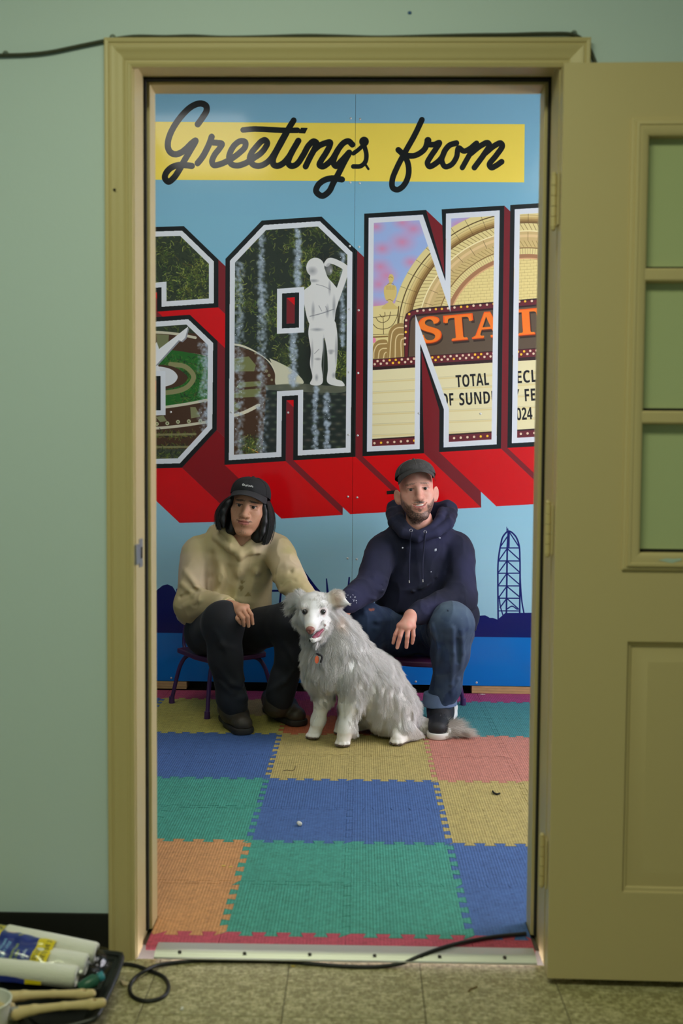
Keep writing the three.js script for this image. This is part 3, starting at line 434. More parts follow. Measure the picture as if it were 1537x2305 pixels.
// ---------------------------------------------------------------- interlocking foam mat
{
  const g = thing('foam_play_mat', 'multicoloured interlocking foam puzzle mat covering the floor of the mural room', 'play mat');
  const P = 0.305, teeth = 5, tp = P / teeth, hd = 0.0105;
  // seam profile between two tiles: dovetail teeth, the same on every seam
  const seam = [[0, 0]]; for (let i = 0; i < teeth; i++) { const u = i * tp; seam.push([u + tp * 0.2, hd], [u + tp * 0.8, hd], [u + tp * 0.7, -hd]); if (i < teeth - 1) seam.push([u + tp * 1.3, -hd]); }
  seam.push([P * 0.951, -hd], [P, 0]);
  const back = [...seam].reverse(), near = seam.map(([s, d]) => [s, d]), right = seam.map(([s, d]) => [P + d, s]), far = back.map(([s, d]) => [s, P + d]), left = back.map(([s, d]) => [d, s]);
  const geoOf = (...runs) => {
    const pts = runs.flat().filter((p, i, all) => { const q = all[(i + 1) % all.length]; return Math.hypot(p[0] - q[0], p[1] - q[1]) > 1e-5; });
    const gg = new THREE.ExtrudeGeometry(new THREE.Shape(pts.map((p) => new THREE.Vector2(...p))), { depth: 0.0112, bevelEnabled: true, bevelSize: 0.0006, bevelThickness: 0.0006, bevelSegments: 1, bevelOffset: -0.0009 });
    return metricUV(gg.rotateX(-Math.PI / 2).translate(0, -0.0118, 0));
  };
  const cut = 0.0905, jl = -0.5065 + 0.639, jr = 0.4225 - 0.276;      // row 0 is trimmed round the wall and the door stops
  const tile = geoOf(near, right, far, left), rear = geoOf(near, [[P - 0.0005, 0.176], [0.0005, 0.176]]);
  const row0 = (i) => i >= 0 && i < 2 ? tile : i === -1 ? geoOf([[jl, 0]], near.filter((p) => p[0] > jl + 0.004), right, far, left.filter((p) => p[1] > cut + 0.002), [[0, cut], [jl, cut]])
    : i === 2 ? geoOf(near.filter((p) => p[0] < jr - 0.004), [[jr, 0], [jr, cut], [P, cut]], right.filter((p) => p[1] > cut + 0.002), far, left) : geoOf([[0, cut], [P, cut]], right.filter((p) => p[1] > cut + 0.002), far, left.filter((p) => p[1] > cut + 0.002));
  const border = (x0, x1) => geoOf([[x0 + 0.0005, 0.238], [x1 - 0.0005, 0.238]], x1 < P ? [[x1 - 0.0005, P]] : [], far.filter((p) => p[0] > x0 + 0.004 * (x0 > 0) - 1e-6 && p[0] < x1 - 0.004 * (x1 < P) + 1e-6), x0 > 0 ? [[x0 + 0.0005, P]] : []);
  const ribs = (worn) => dataTexture(512, (x, y) => { const a = N1[((y >> 1) & 255) * 256 + ((x >> 1) & 255)], w = Math.max(0.1, Math.min(1, 1 - worn + (a - 0.45) * 1.6)); return [128 + 100 * w * Math.sin((x / 512) * Math.PI * 2 * 36) + 20 * (N2[(y & 255) * 256 + (x & 255)] - 0.5)]; }, false, 1 / P);
  const ribTex = [ribs(0.2), ribs(0.75)];
  const dirt = (k) => dataTexture(512, (x, y) => {
    const a = N3[y * 512 + ((x + 97 * k) & 511)], b = N3[((y * 3 + 31 * k) & 511) * 512 + ((x * 2 + 200 * k) & 511)], f = N3[((y * 7) & 511) * 512 + ((x * 8 + 50 * k) & 511)], r = Math.sin((x / 512) * Math.PI * 2 * 36) * 5;
    const v = 226 + (a - 0.5) * 46 + r - (b > 0.66 ? 26 : 0) - (f > 0.7 ? 40 : 0) + (f < 0.27 ? 14 : 0); return [v, v, v];
  }, true, 1 / P);
  const dirtTex = [dirt(1), dirt(2), dirt(3)];
  const pal = { green: [74, 166, 146], teal: [74, 150, 152], blue: [76, 112, 174], yellow: [200, 180, 110], olive: [196, 184, 92], orange: [222, 160, 104], salmon: [214, 140, 122], rust: [204, 108, 62], pink: [198, 76, 108], magenta: [186, 66, 124], rose: [204, 84, 104], tan: [176, 152, 112] };
  const mats = {}, fm = (c, k) => (mats[c + k] ??= mat(pal[c], 0.78, { map: dirtTex[k % 3], bumpMap: ribTex[k % 5 === 1 ? 1 : 0], bumpScale: 0.0011 }));
  const Z0 = -2.476;
  const colour = (i, j) => {             // i: tile column from the seam at x = -0.334, j: tile row from the seam at z = -2.476
    const b = Math.floor(i / 2), r = Math.floor(j / 2);
    const t = [['blue', 'orange', 'green', 'blue', 'yellow'], ['yellow', 'green', 'blue', 'yellow', 'green'], ['orange', 'blue', 'yellow', 'salmon', 'blue'], ['blue', 'olive', 'rust', 'teal', 'orange']];
    if (r === 3 && b === 0) return j % 2 ? 'pink' : 'rust';
    if (r === 3 && i === -1) return j % 2 ? 'tan' : 'olive';
    return t[r][b + 2] ?? ['green', 'blue', 'orange', 'yellow'][(b + r + 40) % 4];
  };
  const r = rng(21);
  for (let j = 0; j < 8; j++) for (let i = -6; i < 8; i++) { const m = obj('foam_tile', j ? tile : row0(i), fm(colour(i, j), Math.floor(r() * 5)), g); m.position.set(-0.334 + i * P, (r() - 0.5) * 0.0012, Z0 - j * P); }
  [[-1, jl, P], [0, 0, P], [1, 0, P], [2, 0, jr]].forEach(([i, a, b]) => obj('border_tile', border(a, b), fm('rose', 1), g).position.set(-0.334 + i * P, 0, Z0 + P));
  for (let i = -6; i < 8; i++) obj('border_tile', rear, fm(i < -1 ? 'pink' : 'magenta', 2), g).position.set(-0.334 + i * P, 0, Z0 - 8 * P);
}

// ---------------------------------------------------------------- soft bodies: distance fields meshed with surface nets
const hash3 = (x, y, z) => { let h = Math.imul(x, 374761393) ^ Math.imul(y, 668265263) ^ Math.imul(z, 1274126177); h = Math.imul(h ^ (h >>> 13), 1274126177); return ((h ^ (h >>> 16)) >>> 0) / 4294967296; };
function noise3(x, y, z) {
  const X = Math.floor(x), Y = Math.floor(y), Z = Math.floor(z), f = (t) => t * t * (3 - 2 * t), u = f(x - X), v = f(y - Y), w = f(z - Z), L = (a, b, t) => a + (b - a) * t;
  return L(L(L(hash3(X, Y, Z), hash3(X + 1, Y, Z), u), L(hash3(X, Y + 1, Z), hash3(X + 1, Y + 1, Z), u), v), L(L(hash3(X, Y, Z + 1), hash3(X + 1, Y, Z + 1), u), L(hash3(X, Y + 1, Z + 1), hash3(X + 1, Y + 1, Z + 1), u), v), w) * 2 - 1;
}
class Field {
  constructor() { this.ops = []; this.warp = null; }
  op(d, k, kind, lo, hi) { this.ops.push({ d, k, kind, lo, hi }); return this; }
  // tapered capsule; widen stretches the section along axis s
  cone(a, b, ra, rb = ra, k = 0.02, kind = 0, s = null, widen = 1) {
    const [ax, ay, az] = a, bx = b[0] - ax, by = b[1] - ay, bz = b[2] - az, l2 = bx * bx + by * by + bz * bz + 1e-12, m = Math.max(ra, rb) * Math.max(1, widen);
    const q = s && 1 - 1 / widen;
    return this.op((x, y, z) => {
      x -= ax; y -= ay; z -= az; let t = (x * bx + y * by + z * bz) / l2; t = t < 0 ? 0 : t > 1 ? 1 : t; x -= t * bx; y -= t * by; z -= t * bz;
      if (s) { const c = (x * s[0] + y * s[1] + z * s[2]) * q; x -= c * s[0]; y -= c * s[1]; z -= c * s[2]; }
      return Math.sqrt(x * x + y * y + z * z) - ra - (rb - ra) * t;
    }, k, kind, [0, 1, 2].map((i) => Math.min(a[i], b[i]) - m), [0, 1, 2].map((i) => Math.max(a[i], b[i]) + m));
  }
  ball(c, r, k = 0.02, kind = 0) { return this.cone(c, c, r, r, k, kind); }
  ell(c, r, k = 0.02, kind = 0, turn = null) {
    const m = Math.max(...r), q = turn && new THREE.Matrix3().setFromMatrix4(new THREE.Matrix4().makeRotationFromEuler(new THREE.Euler(...turn)).transpose()).elements, [cx, cy, cz] = c, [rx, ry, rz] = r;
    return this.op((x, y, z) => {
      x -= cx; y -= cy; z -= cz;
      if (q) { const X = q[0] * x + q[3] * y + q[6] * z, Y = q[1] * x + q[4] * y + q[7] * z; z = q[2] * x + q[5] * y + q[8] * z; x = X; y = Y; }
      const a = x / rx, b = y / ry, e = z / rz, k0 = Math.sqrt(a * a + b * b + e * e), k1 = Math.sqrt((a / rx) ** 2 + (b / ry) ** 2 + (e / rz) ** 2);
      return k1 < 1e-9 ? -Math.min(rx, ry, rz) : k0 * (k0 - 1) / k1;
    }, k, kind, c.map((v) => v - m), c.map((v) => v + m));
  }
  chain(pts, r, k = 0.02, kind = 0) { for (let i = 0; i < pts.length - 1; i++) this.cone(pts[i], pts[i + 1], Array.isArray(r) ? r[i] : r, Array.isArray(r) ? r[i + 1] : r, k, kind); return this; }
  at(x, y, z) {
    let f = 1e3;
    for (const o of this.ops) {
      const d = o.d(x, y, z), k = o.k;
      if (o.kind === 0) { const h = k - Math.abs(f - d); f = Math.min(f, d) - (h > 0 ? h * h / (4 * k) : 0); }           // join
      else if (o.kind === 1) { const h = k - Math.abs(f + d); f = Math.max(f, -d) + (h > 0 ? h * h / (4 * k) : 0); }      // carve
      else { const h = k - Math.abs(f - d); f = Math.max(f, d) + (h > 0 ? h * h / (4 * k) : 0); }                          // keep only what is inside
    }
    return this.warp ? f + this.warp(x, y, z, f) : f;
  }
  box(pad) { const j = this.ops.filter((o) => o.kind === 0); return [[0, 1, 2].map((i) => Math.min(...j.map((o) => o.lo[i])) - pad), [0, 1, 2].map((i) => Math.max(...j.map((o) => o.hi[i])) + pad)]; }
  mesh(cell, colour) {
    const [lo, hi] = this.box(cell * 3 + 0.004), n = [0, 1, 2].map((i) => Math.ceil((hi[i] - lo[i]) / cell / 6) * 6 + 1), [nx, ny, nz] = n, g = new Float32Array(nx * ny * nz).fill(1), id = (x, y, z) => (z * ny + y) * nx + x, B = 6;
    for (let z = 0; z < nz; z += B) for (let y = 0; y < ny; y += B) for (let x = 0; x < nx; x += B) {
      const c = this.at(lo[0] + (x + B / 2 - 0.5) * cell, lo[1] + (y + B / 2 - 0.5) * cell, lo[2] + (z + B / 2 - 0.5) * cell);
      if (Math.abs(c) > cell * B * 1.35 + 0.006) { if (c < 0) for (let k = z; k < Math.min(nz, z + B); k++) for (let j = y; j < Math.min(ny, y + B); j++) g.fill(-1, id(x, j, k), id(Math.min(nx, x + B) - 1, j, k) + 1); continue; }
      for (let k = z; k < Math.min(nz, z + B); k++) for (let j = y; j < Math.min(ny, y + B); j++) for (let i = x; i < Math.min(nx, x + B); i++) g[id(i, j, k)] = this.at(lo[0] + i * cell, lo[1] + j * cell, lo[2] + k * cell);
    }
    const at = new Int32Array(nx * ny * nz).fill(-1), P = [], I = [];
    for (let z = 0; z < nz - 1; z++) for (let y = 0; y < ny - 1; y++) for (let x = 0; x < nx - 1; x++) {
      let sx = 0, sy = 0, sz = 0, c = 0, m = 0; const v = [];
      for (let e = 0; e < 8; e++) { const q = g[id(x + (e & 1), y + (e >> 1 & 1), z + (e >> 2))]; v.push(q); if (q < 0) m |= 1 << e; }
      if (m === 0 || m === 255) continue;
      for (let e = 0; e < 8; e++) for (const b of [1, 2, 4]) if (!(e & b)) { const p = v[e], q = v[e | b]; if ((p < 0) !== (q < 0)) { const t = p / (p - q); sx += (e & 1) + (b === 1 ? t : 0); sy += (e >> 1 & 1) + (b === 2 ? t : 0); sz += (e >> 2) + (b === 4 ? t : 0); c++; } }
      at[id(x, y, z)] = P.length / 3; P.push(lo[0] + (x + sx / c) * cell, lo[1] + (y + sy / c) * cell, lo[2] + (z + sz / c) * cell);
    }
    const quad = (a, b, c, d, f) => { if (a < 0 || b < 0 || c < 0 || d < 0) return; f ? I.push(a, b, c, a, c, d) : I.push(a, c, b, a, d, c); };
    for (let z = 1; z < nz - 1; z++) for (let y = 1; y < ny - 1; y++) for (let x = 1; x < nx - 1; x++) {
      const s = g[id(x, y, z)] < 0;
      if (s !== g[id(x + 1, y, z)] < 0) quad(at[id(x, y - 1, z - 1)], at[id(x, y, z - 1)], at[id(x, y, z)], at[id(x, y - 1, z)], s);
      if (s !== g[id(x, y + 1, z)] < 0) quad(at[id(x - 1, y, z - 1)], at[id(x - 1, y, z)], at[id(x, y, z)], at[id(x, y, z - 1)], s);
      if (s !== g[id(x, y, z + 1)] < 0) quad(at[id(x - 1, y - 1, z)], at[id(x, y - 1, z)], at[id(x, y, z)], at[id(x - 1, y, z)], s);
    }
    const N = new Float32Array(P.length), h = cell * 0.5, C = colour && new Float32Array(P.length);
    for (let i = 0; i < P.length; i += 3) {
      const [x, y, z] = [P[i], P[i + 1], P[i + 2]], a = this.at(x + h, y, z) - this.at(x - h, y, z), b = this.at(x, y + h, z) - this.at(x, y - h, z), c = this.at(x, y, z + h) - this.at(x, y, z - h), l = Math.hypot(a, b, c) || 1;
      N[i] = a / l; N[i + 1] = b / l; N[i + 2] = c / l;
      if (C) { const q = colour(x, y, z, N[i], N[i + 1], N[i + 2]); C[i] = q.r; C[i + 1] = q.g; C[i + 2] = q.b; }
    }
    const geo = new THREE.BufferGeometry(); geo.setIndex(I); geo.setAttribute('position', new THREE.BufferAttribute(new Float32Array(P), 3)); geo.setAttribute('normal', new THREE.BufferAttribute(N, 3)); if (C) geo.setAttribute('color', new THREE.BufferAttribute(C, 3));
    return geo;
  }
}
const mixC = (a, b, t) => a.clone().lerp(b, Math.max(0, Math.min(1, t)));
const step01 = (a, b, x) => { const t = Math.max(0, Math.min(1, (x - a) / (b - a))); return t * t * (3 - 2 * t); };
// fold lines on cloth: raised or sunk soft ridges along polylines
function folds(list) {
  const segs = []; for (const [pts, amp, w] of list) for (let i = 0; i < pts.length - 1; i++) segs.push([pts[i], pts[i + 1], amp, w]);
  return (x, y, z) => { let sum = 0; for (const [a, b, amp, w] of segs) { const dx = b[0] - a[0], dy = b[1] - a[1], dz = b[2] - a[2]; let t = ((x - a[0]) * dx + (y - a[1]) * dy + (z - a[2]) * dz) / (dx * dx + dy * dy + dz * dz); t = t < 0 ? 0 : t > 1 ? 1 : t; const q = ((x - a[0] - t * dx) ** 2 + (y - a[1] - t * dy) ** 2 + 0.2 * (z - a[2] - t * dz) ** 2) / (w * w); if (q < 9) sum += amp * Math.exp(-q) / (1 + 0.0); } return -Math.max(-0.022, Math.min(0.024, sum)); };
}

// loose cloth: creased noise, stretched along an axis
const creased = (x, y, z, fx, fy, fz) => { const n = noise3(x * fx, y * fy, z * fz), r = 1 - Math.abs(n) * 1.9; return r * Math.abs(r); };

// ---------------------------------------------------------------- children's stacking chairs
M.purple = mat([70, 38, 92], 0.35);
M.plum = mat([82, 34, 74], 0.42);
function kidChair(label, pos, turn) {
  const t = thing('stacking_chair', label, 'chair', pos, turn);       // faces +z
  const seatS = new THREE.Shape(); seatS.moveTo(-0.15, -0.15); seatS.quadraticCurveTo(-0.17, 0.12, -0.13, 0.16); seatS.quadraticCurveTo(0, 0.185, 0.13, 0.16); seatS.quadraticCurveTo(0.17, 0.12, 0.15, -0.15); seatS.quadraticCurveTo(0, -0.175, -0.15, -0.15);
  obj('seat', new THREE.ExtrudeGeometry(seatS, { depth: 0.012, bevelEnabled: true, bevelSize: 0.006, bevelThickness: 0.006, bevelSegments: 3 }).rotateX(Math.PI / 2).translate(0, 0.257, 0), M.plum, t);
  const back = new THREE.CylinderGeometry(0.26, 0.26, 0.13, 24, 1, true, Math.PI - 0.4, 0.8), shell = mergeGeometries([back, new THREE.CylinderGeometry(0.268, 0.268, 0.13, 24, 1, true, Math.PI - 0.4, 0.8)]).translate(0, 0.45, 0.11);
  obj('backrest', shell, M.plum, t);
  for (const s of [-1, 1]) {
    const rail = obj('frame_tube', tube([[s * 0.12, 0.236, 0.12], [s * 0.125, 0.238, -0.1], [s * 0.115, 0.27, -0.165], [s * 0.098, 0.5, -0.15]], 0.0085, 30, 10), M.purple, t); void rail;
    for (const f of [-1, 1]) {
      const l = obj('leg', tube([[s * 0.07, 0.236, f * 0.085], [s * 0.12, 0.228, f * 0.12], [s * 0.142, 0.19, f * 0.142], [s * 0.176, 0.012, f * 0.176]], 0.0095, 40, 12), M.purple, t);
      obj('foot_cap', new THREE.CylinderGeometry(0.0125, 0.0145, 0.032, 14).translate(s * 0.175, 0.016, f * 0.175), M.purple, l);
    }
  }
  return t;
}
kidChair('small purple stacking chair under the person in the tan hoodie', [-0.640, 0.0005, -4.785], Math.PI / 2 - 0.93);
kidChair('small purple stacking chair under the person in the navy hoodie', [0.276, 0.0005, -4.723], -0.25);

// ---------------------------------------------------------------- the two people
const skinM = new THREE.MeshPhysicalMaterial({ vertexColors: true, roughness: 0.5, sheen: 0.15, sheenRoughness: 0.5 });
const clothM = (more) => new THREE.MeshPhysicalMaterial({ vertexColors: true, roughness: 0.92, sheen: 0.25, sheenRoughness: 0.6, sheenColor: new THREE.Color(0.5, 0.5, 0.5), ...more });
const eyeWhite = mat([186, 174, 166], 0.25), irisM = mat([34, 22, 16], 0.12), toothM = mat([226, 218, 204], 0.35);

// A head in its own frame: origin between the eyes, x to the viewer's right, y up, z out of the face.
function headField(o) {
  const f = new Field(), w = o.width ?? 1;
  f.ell([0, 0.032, -0.012], [0.076 * w, 0.088, 0.096], 0.03);
  f.ell([0, -0.03, 0.014], [0.067 * w, 0.085, 0.07], 0.03);
  for (const s of [-1, 1]) {
    f.cone([s * 0.056 * w, -0.055, -0.015], [s * 0.022, -0.112 - o.chin, 0.048], 0.021, 0.018, 0.03);
    f.ell([s * 0.045 * w, -0.032, 0.046], [0.024, 0.02, 0.022], 0.025);
    f.ell([s * 0.034, -0.065, 0.05], [0.024, 0.03, 0.022], 0.025);
  }
  f.ell([0, -0.113 - o.chin, 0.056], [0.023, 0.018, 0.02], 0.022);
  f.cone([-0.036, 0.02, 0.066], [0.036, 0.02, 0.066], 0.014, 0.014, 0.02);
  for (const s of [-1, 1]) f.ell([s * 0.0315, -0.002, 0.09], [0.019, 0.0125, 0.016], 0.014, 1);               // sockets
  for (const s of [-1, 1]) {
    f.ball([s * 0.0315, -0.002, 0.0655], 0.0138, 0.004);
    f.cone([s * 0.017, 0.003, 0.0755], [s * 0.047, 0.002, 0.068], 0.0058, 0.0048, 0.004);                      // upper lid
    f.cone([s * 0.019, -0.0105, 0.0745], [s * 0.045, -0.0095, 0.068], 0.0042, 0.004, 0.005);                   // lower lid
    f.ell([s * 0.032, -0.0025, 0.082], [0.0125, o.open, 0.009], 0.003, 1);                                     // opening between them
  }
  f.cone([0, 0.006, 0.078], [0, -0.036, 0.098], 0.0085, o.nose, 0.014);
  f.ell([0, -0.041, 0.1], [0.0125 * o.noseW, 0.011, 0.0125], 0.01);
  for (const s of [-1, 1]) { f.ell([s * 0.0145 * o.noseW, -0.044, 0.088], [0.0085, 0.0085, 0.012], 0.008); f.ball([s * 0.0078 * o.noseW, -0.0525, 0.0985], 0.0042, 0.003, 1); }
  f.ell([0, -0.072, 0.064], [0.034, 0.025, 0.026], 0.02);
  // lips follow the line of the mouth
  const m = o.mouth, up = m.map(([x, y]) => [x, y + 0.0055, 0.0885 - 12 * x * x]), lo = m.map(([x, y]) => [x * 0.86, y - 0.0065 - o.gape, 0.088 - 12 * x * x]);
  f.chain(up, [0.003, 0.0052, 0.0046, 0.0052, 0.003], 0.006); f.chain(lo, [0.003, 0.0058, 0.0066, 0.0058, 0.003], 0.006);
  f.chain(m.map(([x, y]) => [x, y - o.gape * 0.5, (o.gape ? 0.0915 : 0.0945) - 12 * x * x]), [0.0012, 0.0016 + o.gape * 0.5, 0.0016 + o.gape * 0.6, 0.0016 + o.gape * 0.5, 0.0012], 0.003, 1);
  for (const s of [-1, 1]) {
    f.ell([s * (0.0735 + o.ear) * w, -0.032, -0.012], [0.007, 0.035, 0.0195], 0.006, 0, [0.12, s * -0.85, s * -0.1]);
    f.ell([s * (0.0775 + o.ear) * w, -0.028, -0.004], [0.0055, 0.022, 0.012], 0.006, 1, [0.12, s * -0.85, s * -0.1]);
  }
  f.cone([0, -0.09, -0.03], [0, -0.22, -0.05], 0.052, 0.056, 0.03);
  return f;
}
function placeHead(geo, o) { const q = new THREE.Matrix4().makeRotationFromEuler(new THREE.Euler(o.pitch, o.yaw, o.roll, 'ZYX')); q.setPosition(...o.pos); return geo.applyMatrix4(q); }
function hand(f, wrist, mcp, pip, tip, thumb, r = 0.0088) {
  const c = [0, 1, 2].map((i) => mcp.reduce((s, p) => s + p[i], 0) / mcp.length);
  f.cone(wrist, c, 0.024, 0.021, 0.02);
  mcp.forEach((p, i) => { f.cone(wrist, p, 0.019, 0.0128, 0.014); f.ball(p, 0.0118, 0.008); const rr = i === 3 || i === 0 ? r * 0.94 : r * 1.04; const d = pip[i].map((v, k) => v + (tip[i][k] - v) * 0.52); f.cone(p, pip[i], rr * 1.12, rr, 0.003); f.cone(pip[i], d, rr, rr * 0.92, 0.003); f.cone(d, tip[i], rr * 0.92, rr * 0.82, 0.003); });
  f.chain(thumb, [0.016, 0.0115, 0.009], 0.01);
  return f;
}
const mergeBody = (list) => mergeGeometries(list.map((g) => { const c = g.index ? g.toNonIndexed() : g; for (const k of Object.keys(c.attributes)) if (!['position', 'normal', 'color'].includes(k)) c.deleteAttribute(k); return c; }));
function capMesh(o) {
  const edge = (a) => o.base - o.tilt * (1 - Math.cos(a)) * 0.5;                     // crown and brim in the head's frame
  const crown = new THREE.SphereGeometry(1, 48, 20, 0, Math.PI * 2, 0, Math.PI / 2), p = crown.attributes.position;
  for (let i = 0; i < p.count; i++) {
    let x = p.getX(i), y = p.getY(i), z = p.getZ(i); const e = Math.pow(Math.max(0, 1 - y * y), 0.5), k = e > 1e-4 ? Math.pow(1 - Math.pow(y, o.square), 1 / o.square) / e : 1;
    x *= k; z *= k; const a = Math.atan2(x, z), seam = Math.pow(Math.abs(Math.sin(3 * a)), 0.25) * 0.004 - 0.002;
    const b = edge(a); p.setXYZ(i, x * (0.0885 + seam), b + y * (o.top - b), -0.006 + z * (0.106 + seam));
  }
  crown.computeVertexNormals();
  const inner = crown.clone().scale(0.975, 0.98, 0.975);
  const brim = [], idx = [], U = 28, W = 10;
  for (const top of [1, -1]) for (let j = 0; j <= W; j++) for (let i = 0; i <= U; i++) {
    const s = (i / U) * 2 - 1, t = j / W, a = s * 1.18, x0 = 0.088 * Math.sin(a), z0 = -0.006 + 0.105 * Math.cos(a), L = o.brim * Math.pow(Math.max(0, 1 - s * s * s * s), 0.6);
    const x = x0 * (1 + 0.06 * t * (1 - s * s)), z = z0 + L * t, y = edge(a) + 0.003 - o.slope * L * t - o.bend * s * s * (0.35 + 0.65 * t) - 0.006 * t * t + top * 0.0016;
    brim.push(x, y, z);
  }
  const n = (U + 1) * (W + 1);
  for (let j = 0; j < W; j++) for (let i = 0; i < U; i++) { const a = j * (U + 1) + i, b = a + 1, c = a + U + 1, d = c + 1; idx.push(a, c, b, b, c, d, n + a, n + b, n + c, n + b, n + d, n + c); }
  for (let i = 0; i < U; i++) { const a = W * (U + 1) + i; idx.push(a, n + a, a + 1, a + 1, n + a, n + a + 1); }
  const bg = new THREE.BufferGeometry(); bg.setAttribute('position', new THREE.BufferAttribute(new Float32Array(brim), 3)); bg.setIndex(idx); bg.computeVertexNormals();
  const seams = []; for (let k = 0; k < 6; k++) { const a = (k * Math.PI) / 3; const pts = []; for (let j = 1; j <= 10; j++) { const t = (j / 10) * 0.97, y = Math.cos(t * Math.PI / 2), k2 = Math.pow(1 - Math.pow(y, o.square), 1 / o.square); pts.push([Math.sin(a) * k2 * 0.0872, edge(a) + y * (o.top - edge(a)) + 0.0006, -0.006 + Math.cos(a) * k2 * 0.1045]); } seams.push(tube(pts, 0.0011, 16, 6)); }
  return { crown: mergeGeometries([crown, inner].map((g) => g.toNonIndexed())), brim: bg, seams: mergeGeometries(seams), button: new THREE.SphereGeometry(0.0065, 14, 10).scale(1, 0.55, 1).translate(0, o.top + 0.001, -0.006) };
}
function eyes(t, o) {
  for (const s of [-1, 1]) {
    const e = obj('eye', placeHead(new THREE.SphereGeometry(0.0128, 24, 16).translate(s * 0.0315, -0.002, 0.0668), o), eyeWhite, t);
    obj('iris', placeHead(new THREE.SphereGeometry(0.0066, 20, 12).scale(1, 1, 0.35).translate(s * 0.0315 + o.look, -0.002, 0.0788), o), irisM, e);
  }
}
const ring3 = (c, r, tubeR, turn) => { const g = new THREE.TorusGeometry(r, tubeR, 8, 24); g.applyMatrix4(new THREE.Matrix4().makeRotationFromEuler(new THREE.Euler(...turn))); return g.translate(...c); };

function bootField(heel, toe, ankle, top, h) {            // foot along the floor, shaft up to top
  const f = new Field(), mid = heel.map((v, i) => v + (toe[i] - v) * 0.55), L = (a, y) => [a[0], y, a[2]];
  const dir = V(toe[0] - heel[0], 0, toe[2] - heel[2]).normalize(), side = [dir.z, 0, -dir.x];
  f.cone(L(heel, 0.05), L(mid, 0.055), 0.04, 0.043, 0.03, 0, side, 1.02); f.cone(L(mid, 0.05), L(toe, 0.042), 0.044, 0.034, 0.03, 0, side, 1.18);
  f.cone(L(heel, 0.07), ankle, 0.044, 0.05, 0.03); f.cone(ankle, top, 0.05, 0.054, 0.03); f.cone(L(mid, 0.07), ankle, 0.034, 0.04, 0.03);
  f.op((x, y) => 0.022 - y, 0.004, 2, [0, 0, 0], [0, 0, 0]);
  return f;
}
function soleField(heel, toe) {
  const f = new Field(), mid = heel.map((v, i) => v + (toe[i] - v) * 0.5), L = (a) => [a[0], 0.016, a[2]], dir = V(toe[0] - heel[0], 0, toe[2] - heel[2]).normalize(), side = [dir.z, 0, -dir.x];
  f.cone(L(heel), L(mid), 0.044, 0.044, 0.02, 0, side, 1.0); f.cone(L(mid), L(toe), 0.045, 0.039, 0.02, 0, side, 1.2);
  f.op((x, y) => Math.max(y - 0.027, 0.0012 - y), 0.003, 2, [0, 0, 0], [0, 0, 0]);
  return f;
}
const flat = (c) => () => c;
const speckled = (base, spots, r) => (x, y, z) => { let c = base(x, y, z); for (const [p, rad, col] of spots) { const d = Math.hypot(x - p[0], y - p[1], 0.35 * (z - p[2])) + 0.35 * rad * noise3(x * 90, y * 90, z * 90); if (d < rad) c = col; } return c; };

